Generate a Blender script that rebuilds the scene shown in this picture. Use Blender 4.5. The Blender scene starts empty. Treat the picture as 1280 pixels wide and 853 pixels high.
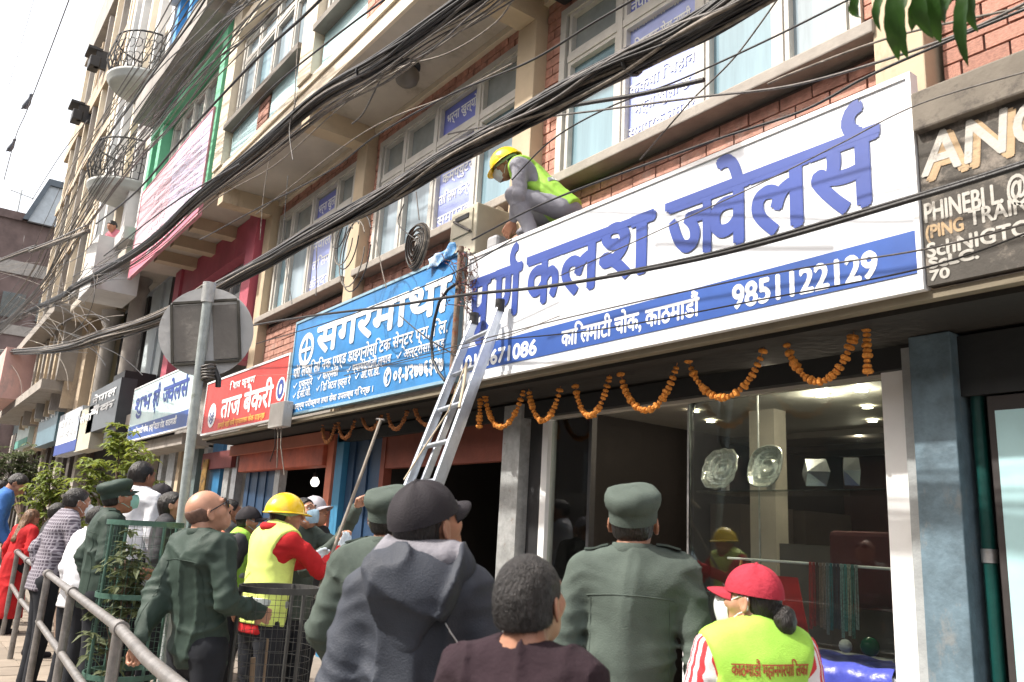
import bpy, bmesh, math, random
import numpy as np
from mathutils import Vector, Matrix
from mathutils.bvhtree import BVHTree
random.seed(7); rng = np.random.default_rng(11)
SC = bpy.context.scene; COL = SC.collection
R = math.radians
# ---------------------------------------------------------------- camera
FPX = 1024.43
M = np.array([[0.598576, 0.79922975, 0.05420861], [0.15386473, -0.1811185, 0.97135047], [0.78615038, -0.57308629, -0.23138645]])
CAMH = 1.6
cd = bpy.data.cameras.new('camera'); cam = bpy.data.objects.new('camera', cd); COL.objects.link(cam)
cd.sensor_width = 36; cd.lens = FPX * 36 / 1280; cd.clip_end = 600; cd.clip_start = .05
mw = Matrix.Identity(4)
for i in range(3):
    for j in range(3): mw[j][i] = M[i][j]
mw[2][3] = CAMH
cam.matrix_world = mw; SC.camera = cam
cd.dof.use_dof = True; cd.dof.focus_distance = 6.0; cd.dof.aperture_fstop = 5.6
# ---------------------------------------------------------------- world, sun, exposure
SUN_EL, SUN_AZ = 48, 22      # azimuth: degrees to the left of straight onto the facade
W = bpy.data.worlds.new("World"); SC.world = W; W.use_nodes = True
nt = W.node_tree; bg = nt.nodes['Background']
sky = nt.nodes.new('ShaderNodeTexSky'); sky.sky_type = 'NISHITA'; sky.sun_disc = False
sky.sun_elevation = R(SUN_EL); sky.sun_rotation = R(180 + SUN_AZ); sky.dust_density = 10.0; sky.air_density = 1.2; sky.ozone_density = .8
hz = nt.nodes.new('ShaderNodeMixRGB'); hz.inputs[0].default_value = .6; hz.inputs[2].default_value = (7.0, 7.1, 7.3, 1); nt.links.new(sky.outputs[0], hz.inputs[1]); nt.links.new(hz.outputs[0], bg.inputs[0]); bg.inputs[1].default_value = 0.15
sd = bpy.data.lights.new('sun', 'SUN'); sd.energy = 3.2; sd.angle = R(1.2); sd.color = (1, .95, .87)
so = bpy.data.objects.new('sun', sd); COL.objects.link(so)
sv = Vector((-math.sin(R(SUN_AZ)) * math.cos(R(SUN_EL)), -math.cos(R(SUN_AZ)) * math.cos(R(SUN_EL)), math.sin(R(SUN_EL))))
so.rotation_euler = sv.to_track_quat('Z', 'Y').to_euler()
SC.view_settings.view_transform = 'Standard'; SC.view_settings.look = 'None'
SC.view_settings.exposure = 1.05; SC.view_settings.gamma = 1
# ---------------------------------------------------------------- helpers
def at(u, v, Y):
    "point of the vertical plane y=Y seen at photo pixel (u, v)"
    r = M.T @ np.array([u - 640, -(v - 426.5), -FPX]); t = Y / r[1]
    return Vector((r[0] * t, Y, r[2] * t + CAMH))
def atd(u, v, d):
    r = M.T @ np.array([u - 640, -(v - 426.5), -FPX]); t = d / FPX
    return Vector((r[0] * t, r[1] * t, r[2] * t + CAMH))
def tag(o, label=None, cat=None, group=None, kind=None):
    if label: o['label'] = label
    if cat: o['category'] = cat
    if group: o['group'] = group
    if kind: o['kind'] = kind
    return o
def empty(name, loc=(0, 0, 0), rz=0, label=None, cat=None, group=None):
    o = bpy.data.objects.new(name, None); COL.objects.link(o); o.location = loc; o.rotation_euler = (0, 0, rz)
    o.empty_display_size = .1
    return tag(o, label, cat, group)
def copy_tree(o, parent=None):
    c = o.copy(); COL.objects.link(c); c.parent = parent
    for ch in list(o.children): copy_tree(ch, c)
    return c
WORLD = {}
def thing(name, label, cat, base, group=None):
    "a thing whose parts are modelled in world coordinates; the Empty stands at its base"
    o = empty(name, base, 0, label, cat, group); WORLD[o.name] = Vector(base); return o
class MB:
    def __init__(s): s.v = []; s.f = []; s.sm = []
    def add(s, vs, fs, smooth=False):
        n = len(s.v); s.v += [tuple(v) for v in vs]; s.f += [tuple(i + n for i in f) for f in fs]; s.sm += [smooth] * len(fs); return s
    def box(s, x0, x1, y0, y1, z0, z1):
        if x0 > x1: x0, x1 = x1, x0
        if y0 > y1: y0, y1 = y1, y0
        if z0 > z1: z0, z1 = z1, z0
        return s.add([(x0, y0, z0), (x1, y0, z0), (x1, y1, z0), (x0, y1, z0), (x0, y0, z1), (x1, y0, z1), (x1, y1, z1), (x0, y1, z1)],
              [(0, 3, 2, 1), (4, 5, 6, 7), (0, 1, 5, 4), (1, 2, 6, 5), (2, 3, 7, 6), (3, 0, 4, 7)])
    def tube(s, pts, r, n=8, caps=True, smooth=True, sq=1.0):
        pts = [Vector(p) for p in pts]; rings = []
        rr = r if hasattr(r, '__len__') else [r] * len(pts)
        up = None
        for i, p in enumerate(pts):
            d = (pts[min(i + 1, len(pts) - 1)] - pts[max(i - 1, 0)]).normalized()
            if up is None:
                a = Vector((0, 0, 1)) if abs(d.z) < .9 else Vector((0, 1, 0))
                up = (a - d * a.dot(d)).normalized()
            else:
                up = (up - d * up.dot(d)).normalized()
            sd_ = d.cross(up)
            rings.append([p + (up * math.cos(2 * math.pi * k / n + math.pi / n) + sd_ * math.sin(2 * math.pi * k / n + math.pi / n) * sq) * rr[i] for k in range(n)])
        vs = [v for ring in rings for v in ring]; fs = []
        for i in range(len(pts) - 1):
            for k in range(n):
                fs.append((i * n + k, i * n + (k + 1) % n, (i + 1) * n + (k + 1) % n, (i + 1) * n + k))
        s.add(vs, fs, smooth)
        if caps:
            s.add(rings[0], [tuple(range(n))[::-1]]); s.add(rings[-1], [tuple(range(n))])
        return s
    def lathe(s, prof, n=24, c=(0, 0, 0), sx=1, sy=1, smooth=True):
        vs = [(c[0] + r * math.cos(2 * math.pi * k / n) * sx, c[1] + r * math.sin(2 * math.pi * k / n) * sy, c[2] + z) for r, z in prof for k in range(n)]
        fs = [(i * n + k, i * n + (k + 1) % n, (i + 1) * n + (k + 1) % n, (i + 1) * n + k) for i in range(len(prof) - 1) for k in range(n)]
        return s.add(vs, fs, smooth)
    def build(s, name, mat, parent=None, loc=None, bevel=0):
        me = bpy.data.meshes.new(name); me.from_pydata(s.v, [], s.f)
        me.polygons.foreach_set('use_smooth', s.sm); me.materials.append(mat); me.update()
        o = bpy.data.objects.new(name, me); COL.objects.link(o)
        if parent:
            o.parent = parent
            if parent.name in WORLD: o.matrix_parent_inverse = Matrix.Translation(-WORLD[parent.name])
        if loc: o.location = loc
        if bevel:
            b = o.modifiers.new('b', 'BEVEL'); b.width = bevel; b.segments = 2; b.limit_method = 'ANGLE'
        return o
def box(name, mat, x0, x1, y0, y1, z0, z1, parent=None, bevel=0):
    return MB().box(x0, x1, y0, y1, z0, z1).build(name, mat, parent, bevel=bevel)
# ---------------------------------------------------------------- materials
_m = {}
def mat(name, col, rough=.7, metal=0, var=.12, scale=3, bump=.15, bscale=None, spec=.5, emit=None, es=1, stain=None, trans=0, stretch=(1, 1, 1), col2=None, coat=0, rnd=0):
    if name in _m: return _m[name]
    m = bpy.data.materials.new(name); m.use_nodes = True; _m[name] = m; t = m.node_tree; L = t.links
    p = t.nodes['Principled BSDF']
    p.inputs['Base Color'].default_value = (*col, 1); p.inputs['Roughness'].default_value = rough; p.inputs['Metallic'].default_value = metal
    p.inputs['Specular IOR Level'].default_value = spec; p.inputs['Coat Weight'].default_value = coat
    tc = t.nodes.new('ShaderNodeTexCoord'); mp = t.nodes.new('ShaderNodeMapping'); mp.inputs['Scale'].default_value = stretch
    L.new(tc.outputs['Object'], mp.inputs[0])
    n = t.nodes.new('ShaderNodeTexNoise'); n.inputs['Scale'].default_value = scale; n.inputs['Detail'].default_value = 7; n.inputs['Roughness'].default_value = .65
    L.new(mp.outputs[0], n.inputs['Vector'])
    if var or stain:
        r = t.nodes.new('ShaderNodeValToRGB'); L.new(n.outputs['Fac'], r.inputs[0])
        a = tuple(max(0, c * (1 - var)) for c in col); b = col2 or tuple(min(1, c * (1 + var)) for c in col)
        r.color_ramp.elements[0].position = .35; r.color_ramp.elements[1].position = .65
        r.color_ramp.elements[0].color = (*a, 1); r.color_ramp.elements[1].color = (*b, 1)
        out = r.outputs[0]
        if stain:
            n2 = t.nodes.new('ShaderNodeTexNoise'); n2.inputs['Scale'].default_value = stain[1]; n2.inputs['Detail'].default_value = 9; n2.inputs['Roughness'].default_value = .75
            mp2 = t.nodes.new('ShaderNodeMapping'); mp2.inputs['Scale'].default_value = (1, 1, stain[3] if len(stain) > 3 else .35); L.new(tc.outputs['Object'], mp2.inputs[0]); L.new(mp2.outputs[0], n2.inputs['Vector'])
            rr = t.nodes.new('ShaderNodeValToRGB'); rr.color_ramp.elements[0].position = stain[2]; rr.color_ramp.elements[1].position = stain[2] + .14
            L.new(n2.outputs['Fac'], rr.inputs[0]); mx = t.nodes.new('ShaderNodeMixRGB'); L.new(rr.outputs[0], mx.inputs[0]); L.new(out, mx.inputs[1]); mx.inputs[2].default_value = (*stain[0], 1); out = mx.outputs[0]
        if rnd:
            oi = t.nodes.new('ShaderNodeObjectInfo'); hs = t.nodes.new('ShaderNodeHueSaturation')
            mr = t.nodes.new('ShaderNodeMapRange'); mr.inputs[3].default_value = 1 - rnd; mr.inputs[4].default_value = 1 + rnd
            L.new(oi.outputs['Random'], mr.inputs[0]); L.new(mr.outputs[0], hs.inputs['Value']); L.new(out, hs.inputs['Color']); out = hs.outputs[0]
        L.new(out, p.inputs['Base Color'])
    if bump:
        n3 = t.nodes.new('ShaderNodeTexNoise'); n3.inputs['Scale'].default_value = bscale or scale * 6; n3.inputs['Detail'].default_value = 5
        L.new(mp.outputs[0], n3.inputs['Vector']); b = t.nodes.new('ShaderNodeBump'); b.inputs['Strength'].default_value = bump; b.inputs['Distance'].default_value = .02
        L.new(n3.outputs['Fac'], b.inputs['Height']); L.new(b.outputs[0], p.inputs['Normal'])
    if emit: p.inputs['Emission Color'].default_value = (*emit, 1); p.inputs['Emission Strength'].default_value = es
    if trans: p.inputs['Transmission Weight'].default_value = trans
    return m
def glass_mat(name, tint=(.9, .95, .95), dirt=.06):
    m = bpy.data.materials.new(name); m.use_nodes = True; t = m.node_tree; L = t.links
    t.nodes.remove(t.nodes['Principled BSDF']); out = t.nodes['Material Output']
    tr = t.nodes.new('ShaderNodeBsdfTransparent'); tr.inputs[0].default_value = (*tint, 1)
    gl = t.nodes.new('ShaderNodeBsdfGlossy'); gl.inputs['Roughness'].default_value = .02
    df = t.nodes.new('ShaderNodeBsdfDiffuse'); df.inputs[0].default_value = (.6, .62, .6, 1)
    fr = t.nodes.new('ShaderNodeFresnel'); fr.inputs[0].default_value = 1.5
    mx = t.nodes.new('ShaderNodeMixShader'); L.new(fr.outputs[0], mx.inputs[0]); L.new(tr.outputs[0], mx.inputs[1]); L.new(gl.outputs[0], mx.inputs[2])
    m2 = t.nodes.new('ShaderNodeMixShader'); m2.inputs[0].default_value = dirt; L.new(mx.outputs[0], m2.inputs[1]); L.new(df.outputs[0], m2.inputs[2]); L.new(m2.outputs[0], out.inputs[0])
    return m
CREAM = mat('cream_paint', (.50, .40, .28), .8, scale=1.5, stain=((.30, .22, .15), 1.6, .60))
CREAM2 = mat('pale_cream_paint', (.72, .63, .5), .8, scale=1.2, stain=((.36, .30, .24), 1.4, .60))
SOFFIT = mat('soffit_plaster', (.52, .47, .41), .9, scale=1.2, stain=((.3, .26, .21), .9, .55, 1))
BRICK = mat('brick_red', (.46, .235, .18), .85, scale=9, var=.3, bump=.4, rnd=.18, stain=((.36, .30, .27), 1.3, .56, 1))
MORTAR = mat('mortar', (.11, .08, .07), .95, scale=6)
WFRAME = mat('window_frame_paint', (.56, .54, .50), .6, scale=4, stain=((.42, .37, .3), 5, .62))
PANE = mat('curtained_pane', (.21, .32, .38), .12, scale=1.1, var=.2, bump=0, coat=.0, stretch=(4, 4, .3))
PANE2 = mat('pale_curtain_pane', (.29, .36, .41), .12, scale=1.3, var=.2, bump=0, coat=.0, stretch=(5, 5, .3))
DPANE = mat('dark_pane', (.10, .12, .125), .06, scale=2, var=.2, bump=0, coat=.5)
GPANE = mat('grey_pane', (.26, .29, .29), .1, scale=2, var=.2, bump=0, coat=.5)
SILL = mat('concrete_sill', (.33, .30, .27), .9, scale=5, stain=((.22, .2, .18), 4, .58))
CONC = mat('raw_concrete', (.33, .30, .27), .95, scale=3, stain=((.16, .15, .14), 2.2, .55))
CYANP = mat('pale_cyan_panel', (.50, .72, .76), .5, scale=1, stain=((.7, .75, .75), 2, .55))
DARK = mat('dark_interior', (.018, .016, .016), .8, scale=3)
BLACKP = mat('black_paint', (.02, .02, .022), .5, scale=4)
WHITE = mat('white_paint', (.78, .79, .80), .45, scale=2, var=.05)
WHITEFLEX = mat('white_flex', (.68, .71, .76), .42, scale=1.2, var=.06, bump=.25, bscale=2.2, stain=((.50, .53, .60), 1.6, .56, .3))
NAVY = mat('print_navy', (.028, .062, .29), .45, var=.12, scale=2, bump=.2, bscale=2.2)
BLUEBAND = mat('print_blue_band', (.028, .085, .33), .42, var=.2, scale=1.4, bump=.2, bscale=2.2)
SKYBLUE = mat('blue_flex', (.035, .21, .50), .45, var=.22, scale=1.6, bump=.5, bscale=2.5)
WTEXT = mat('print_white', (.82, .84, .86), .5, var=.03, bump=0)
REDFLEX = mat('red_flex', (.62, .045, .035), .4, var=.18, scale=2, bump=.3, bscale=3)
PINKFLEX = mat('pink_flex', (.72, .48, .54), .5, var=.15, scale=1)
STEEL = mat('worn_steel', (.45, .45, .46), .38, .8, scale=12, var=.2, stain=((.25, .2, .16), 9, .62, 1))
ALU = mat('ladder_aluminium', (.62, .66, .72), .32, .75, scale=14, var=.1, bump=.08)
GALV = mat('galvanised', (.42, .43, .43), .5, .5, scale=14, var=.2, stain=((.28, .2, .14), 12, .6, 1))
BLUEPAINT = mat('blue_shop_paint', (.11, .165, .205), .55, scale=7, var=.3, stain=((.20, .21, .21), 5, .55, .5))
DBLUE = mat('dark_blue_shutter', (.018, .05, .11), .5, scale=4)
TEAL = mat('teal_pipe', (.004, .045, .04), .35, scale=5, var=.2)
ORANGE = mat('orange_paint', (.42, .09, .045), .6, scale=3, var=.3)
CABLE = mat('cable_black', (.02, .019, .02), .45, scale=20, var=.4)
CABLE2 = mat('cable_grey', (.10, .09, .085), .5, scale=20, var=.4)
CABLE3 = mat('cable_dusty', (.19, .165, .14), .7, scale=20, var=.4)
# ---------------------------------------------------------------- text
_gl = {}
def _mesh_of(s):
    c = bpy.data.curves.new('glyph', 'FONT'); c.body = s; c.size = 1; c.resolution_u = 4
    o = bpy.data.objects.new('glyph', c); me = bpy.data.meshes.new_from_object(o)
    me.calc_loop_triangles(); vs = [tuple(v.co)[:2] for v in me.vertices]; fs = [tuple(t.vertices) for t in me.loop_triangles]
    bpy.data.objects.remove(o); bpy.data.meshes.remove(me); bpy.data.curves.remove(c)
    return vs, fs
def glyph(ch):
    if ch in _gl: return _gl[ch]
    if ch == ' ': _gl[ch] = ([], [], .26); return _gl[ch]
    vs, fs = _mesh_of(ch); a, _ = _mesh_of(ch + '|'); b, _ = _mesh_of('|')
    adv = max(v[0] for v in a) - max(v[0] for v in b)
    _gl[ch] = (vs, fs, adv); return _gl[ch]
def half(ch):
    vs, fs, adv = glyph(ch); xm = max(v[0] for v in vs) - .13
    bm = bmesh.new(); bv = [bm.verts.new((v[0], v[1], 0)) for v in vs]
    for f in fs:
        try: bm.faces.new([bv[i] for i in f])
        except ValueError: pass
    bmesh.ops.bisect_plane(bm, geom=bm.verts[:] + bm.edges[:] + bm.faces[:], plane_co=(xm, 0, 0), plane_no=(1, 0, 0), clear_outer=True)
    bmesh.ops.triangulate(bm, faces=bm.faces[:]); bm.verts.index_update()
    r = ([tuple(v.co)[:2] for v in bm.verts], [tuple(v.index for v in f.verts) for f in bm.faces], xm); bm.free(); return r
def ribbon2(pts, w):
    vs = []; fs = []
    for i, p in enumerate(pts):
        a = pts[max(i - 1, 0)]; b = pts[min(i + 1, len(pts) - 1)]; d = math.hypot(b[0] - a[0], b[1] - a[1]) or 1; nx, ny = -(b[1] - a[1]) / d * w / 2, (b[0] - a[0]) / d * w / 2
        vs += [(p[0] + nx, p[1] + ny), (p[0] - nx, p[1] - ny)]
        if i: fs.append((2 * i - 2, 2 * i - 1, 2 * i + 1, 2 * i))
    return vs, fs
HEADLINE = max(v[1] for v in glyph('क')[0])
def text2d(s):
    "~x half letter, ^ reph over the letter before; the short-i sign is put before its letter"
    V = []; F = []; pen = 0; s = list(s); i = 0; out = []
    while i < len(s):
        if i + 1 < len(s) and s[i + 1] == 'ि': out += ['ि', s[i]]; i += 2
        else: out.append(s[i]); i += 1
    i = 0
    while i < len(out):
        ch = out[i]
        if ch == '~': g = half(out[i + 1]); i += 1
        elif ch == '^':
            vs, fs = ribbon2([(-.09 + .12 * math.cos(t) - .05, HEADLINE + .13 + .12 * math.sin(t)) for t in np.linspace(math.pi * .5, math.pi * 1.45, 8)][::1], .075); g = (vs, fs, 0)
        elif ch == '/r':
            g = ([], [], 0)
        else: g = glyph(ch)
        n = len(V); V += [(x + pen, y) for x, y in g[0]]; F += [tuple(k + n for k in f) for f in g[1]]; pen += g[2]; i += 1
    return V, F, pen
def lettering(parent, s, x0, x1, zb, zh, Y, m, bold=0.0, name='lettering', latin=False, shear=0):
    "flat print on the plane y=Y between x0..x1, baseline zb, headline zh"
    V, F, w = text2d(s); xs = [v[0] for v in V]; a, b = min(xs), max(xs)
    hh = .72 if latin else HEADLINE
    sx = (x1 - x0) / (b - a); sz = (zh - zb) / hh; mb = MB()
    offs = [(0, 0)] if not bold else [(0, 0), (-bold, 0), (bold, 0), (0, bold), (0, -bold), (-bold * .7, bold * .7), (bold * .7, -bold * .7)]
    for k, (ox, oz) in enumerate(offs):
        mb.add([(x0 + (x - a) * sx + ox + shear * y, Y - .0002 * k, zb + y * sz + oz) for x, y in V], F)
    return mb.build(name, m, parent)
# ---------------------------------------------------------------- signed distance figures
def vnoise(p, seed=0):
    p = p + seed * 17.31; i = np.floor(p).astype(np.int64); f = p - i; f = f * f * (3 - 2 * f)
    def h(a, b, c):
        n = (a * 73856093) ^ (b * 19349663) ^ (c * 83492791); n = (n ^ (n >> 13)) * 1274126177; return ((n & 0xffff) / 32768.0) - 1
    x, y, z = i[..., 0], i[..., 1], i[..., 2]; fx, fy, fz = f[..., 0], f[..., 1], f[..., 2]; r = 0
    for dx in (0, 1):
        for dy in (0, 1):
            for dz in (0, 1):
                r = r + h(x + dx, y + dy, z + dz) * (fx if dx else 1 - fx) * (fy if dy else 1 - fy) * (fz if dz else 1 - fz)
    return r
def smin(a, b, k): h = np.clip(.5 + .5 * (b - a) / k, 0, 1); return b * (1 - h) + a * h - k * h * (1 - h)
def smax(a, b, k): return -smin(-a, -b, k)
def cone(p, a, b, ra, rb, S=None):
    a = np.array(a, float); b = np.array(b, float)
    if S is not None: S = np.array(S); p = p / S; a = a / S; b = b / S
    ab = b - a; L = ab @ ab + 1e-12; t = np.clip(((p - a) @ ab) / L, 0, 1)
    d = np.linalg.norm(p - (a + t[..., None] * ab), axis=-1) - (ra + (rb - ra) * t)
    return d * (min(S) if S is not None else 1)
def ell(p, c, r):
    r = np.array(r, float); q = (p - np.array(c)) / r; n = np.linalg.norm(q, axis=-1); m = np.linalg.norm(q / r, axis=-1) + 1e-9
    return n * (n - 1) / m
def nets(fn, lo, hi, h):
    lo = np.array(lo, float); hi = np.array(hi, float); n = np.maximum(4, np.ceil((hi - lo) / h).astype(int) + 1)
    ax = [lo[i] + h * np.arange(n[i]) for i in range(3)]
    P = np.stack(np.meshgrid(*ax, indexing='ij'), -1); F = fn(P)
    C = np.array(F.shape) - 1; S = np.zeros((*C, 3)); cnt = np.zeros(C); Es = []
    for a in range(3):
        sl0 = [slice(None)] * 3; sl1 = [slice(None)] * 3; sl0[a] = slice(0, -1); sl1[a] = slice(1, None)
        A = F[tuple(sl0)]; B = F[tuple(sl1)]; cr = (A < 0) != (B < 0); t = np.where(cr, A / np.where(cr, A - B, 1), 0)
        pos = P[tuple(sl0)].copy(); pos[..., a] += t * h; Es.append((cr, A < 0))
        o = [i for i in range(3) if i != a]
        for d0 in (0, 1):
            for d1 in (0, 1):
                s_ = [slice(None)] * 3; s_[o[0]] = slice(d0, d0 + C[o[0]]); s_[o[1]] = slice(d1, d1 + C[o[1]])
                c_ = cr[tuple(s_)]; S += np.where(c_[..., None], pos[tuple(s_)], 0); cnt += c_
    idx = -np.ones(C, int); msk = cnt > 0; idx[msk] = np.arange(msk.sum()); V = S[msk] / cnt[msk][:, None]; Q = []
    for a in range(3):
        cr, ins = Es[a]; o = [i for i in range(3) if i != a]; s_ = [slice(None)] * 3
        s_[o[0]] = slice(1, C[o[0]]); s_[o[1]] = slice(1, C[o[1]]); c_ = cr[tuple(s_)]; w = np.argwhere(c_); ii = ins[tuple(s_)][c_]
        if len(w) == 0: continue
        w[:, o[0]] += 1; w[:, o[1]] += 1; q = []
        for d0, d1 in ((0, 0), (1, 0), (1, 1), (0, 1)):
            e = w.copy(); e[:, o[0]] -= d0; e[:, o[1]] -= d1; q.append(idx[e[:, 0], e[:, 1], e[:, 2]])
        q = np.stack(q, 1); flip = ii if a != 1 else ~ii
        q[~flip] = q[~flip][:, ::-1]; Q.append(q)
    return V, np.concatenate(Q) if Q else np.zeros((0, 4), int)
def sdf_obj(name, parts, m, parent):
    mb_v = []; mb_f = []; n = 0
    for V, Q in parts:
        mb_v.append(V); mb_f += (Q + n).tolist(); n += len(V)
    me = bpy.data.meshes.new(name); me.from_pydata(np.concatenate(mb_v).tolist(), [], mb_f)
    me.polygons.foreach_set('use_smooth', [True] * len(me.polygons)); me.materials.append(m); me.validate(); me.update()
    o = bpy.data.objects.new(name, me); COL.objects.link(o); o.parent = parent; return o
def rx(a): c, s = math.cos(a), math.sin(a); return np.array([[1, 0, 0], [0, c, -s], [0, s, c]])
def rz(a): c, s = math.cos(a), math.sin(a); return np.array([[c, -s, 0], [s, c, 0], [0, 0, 1]])
SKIN = mat('skin_brown', (.36, .17, .105), .5, var=.14, scale=14, bump=.06, bscale=160)
SKIN2 = mat('skin_tan', (.46, .24, .16), .45, var=.12, scale=12, bump=.05, bscale=160)
HAIRM = mat('hair_black', (.014, .011, .010), .42, var=.5, scale=60, bump=.6, bscale=120, stretch=(1, 1, .25))
HAIRG = mat('hair_greying', (.016, .014, .014), .65, var=.3, scale=90, bump=.8, bscale=190, col2=(.05, .046, .046), stretch=(1, 1, .4))
HAIRB = mat('hair_brown', (.16, .085, .045), .45, var=.5, scale=40, bump=.6, bscale=90, stretch=(1, 1, .2))
def cloth(n, c, rough=.85, var=.18, **k): return mat(n, c, rough, var=var, scale=k.pop('scale', 5), bump=k.pop('bump', .22), bscale=k.pop('bscale', 220), spec=.25, **k)
UNI = cloth('uniform_green', (.072, .092, .080)); UNID = cloth('uniform_dark_green', (.035, .055, .045), .6); NAVYJ = cloth('navy_jacket', (.045, .051, .066), .62)
LINING = cloth('grey_lining', (.20, .195, .22), .95, bscale=70); MAROON = cloth('maroon_knit', (.026, .015, .02), .95, bscale=80); TROU = cloth('dark_trousers', (.02, .022, .028))
REDC = cloth('red_cotton', (.45, .018, .022)); REDCAP = cloth('red_cap_cloth', (.36, .03, .05), bscale=60); BLKCAP = cloth('black_cap_cloth', (.025, .022, .026), .8)
HIVIS = cloth('hivis_lime', (.36, .66, .09), .6); HIVISY = cloth('hivis_yellow', (.66, .78, .20), .6); GREYC = cloth('grey_work_cloth', (.27, .27, .31)); WHITEC = cloth('white_shirt', (.75, .76, .80))
BLUEC = cloth('blue_shirt', (.06, .17, .46)); REFL = mat('reflective_tape', (.30, .33, .33), .35, .3, var=.1); DGREY = cloth('charcoal_cloth', (.05, .05, .055))
YELLOWP = mat('yellow_helmet', (.95, .62, .02), .28, var=.04, scale=3, bump=.03, coat=.4); MASKG = cloth('mask_green', (.32, .62, .58), .8); MASKW = cloth('mask_white', (.72, .76, .78), .8); MASKB = cloth('mask_blue', (.30, .44, .56), .8)
GLOVE = cloth('white_glove', (.62, .72, .80), .8); LENS = mat('dark_lens', (.015, .012, .012), .08, var=0, bump=0); EYEW = mat('eye_white', (.7, .68, .66), .2, var=0, bump=0)
def checked():
    m = cloth('checked_shirt', (.13, .115, .14)); t = m.node_tree; p = t.nodes['Principled BSDF']; tc = t.nodes.new('ShaderNodeTexCoord'); mx = None
    prev = None
    for d, sc in (('X', 26), ('Z', 22)):
        w = t.nodes.new('ShaderNodeTexWave'); w.bands_direction = d; w.inputs['Scale'].default_value = sc / 2; w.inputs['Distortion'].default_value = 1.2; w.inputs['Detail Scale'].default_value = .6
        t.links.new(tc.outputs['Object'], w.inputs[0]); r = t.nodes.new('ShaderNodeValToRGB'); r.color_ramp.elements[0].position = .72; r.color_ramp.elements[1].position = .8; t.links.new(w.outputs['Fac'], r.inputs[0])
        mx = t.nodes.new('ShaderNodeMixRGB'); t.links.new(r.outputs[0], mx.inputs[0])
        if prev is None: mx.inputs[1].default_value = (.10, .085, .11, 1)
        else: t.links.new(prev, mx.inputs[1])
        mx.inputs[2].default_value = (.30, .28, .32, 1); prev = mx.outputs[0]
    t.links.new(prev, p.inputs['Base Color']); return m
CHECK = checked()
def striped():
    m = cloth('striped_sleeve', (.6, .05, .05)); t = m.node_tree; p = t.nodes['Principled BSDF']; tc = t.nodes.new('ShaderNodeTexCoord')
    w = t.nodes.new('ShaderNodeTexWave'); w.bands_direction = 'Y'; w.inputs['Scale'].default_value = 12; t.links.new(tc.outputs['Object'], w.inputs[0])
    r = t.nodes.new('ShaderNodeValToRGB'); r.color_ramp.interpolation = 'CONSTANT'; r.color_ramp.elements[1].position = .5; r.color_ramp.elements[0].color = (.6, .05, .06, 1); r.color_ramp.elements[1].color = (.75, .72, .76, 1)
    t.links.new(w.outputs['Fac'], r.inputs[0]); t.links.new(r.outputs[0], p.inputs['Base Color']); return m
STRIPE = striped()
def head_sdf(p, ears=True, fine=True):
    d = ell(p, (0, -.012, .025), (.077, .098, .092))
    d = smin(d, ell(p, (0, .03, -.03), (.063, .068, .088)), .03)
    d = smin(d, ell(p, (0, .05, -.085), (.045, .042, .034)), .03)
    q = np.abs(p * np.array([1, 0, 0])) + p * np.array([0, 1, 1])
    if fine:
        d = smin(d, cone(p, (0, .098, .012), (0, .118, -.028), .008, .012), .012)
        d = smin(d, cone(q, (0, .1, -.032), (.013, .1, -.034), .008, .007), .008)
        d = smin(d, cone(q, (.012, .095, .03), (.045, .078, .032), .008, .008), .016)
        d = smin(d, cone(q, (0, .098, -.061), (.02, .09, -.063), .007, .004), .006)
        d = smin(d, cone(q, (0, .096, -.072), (.017, .09, -.071), .007, .004), .006)
        d = smax(d, -ell(q, (.032, .098, .012), (.017, .014, .011)), .012)
        d = smin(d, cone(q, (.05, .06, -.02), (.055, .045, -.025), .018, .015), .025)
    if ears:
        e = ell((q - np.array([.082, -.008, -.012])) @ rz(.45), (0, 0, 0), (.008, .022, .034))
        e = smax(e, -ell(q, (.094, -.004, -.01), (.010, .014, .023)), .006); d = smin(d, e, .008)
    return d
def neck_sdf(p, hc, lean):
    return cone(p, lean, hc + np.array([0, -.025, -.055]), .062, .056)
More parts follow.
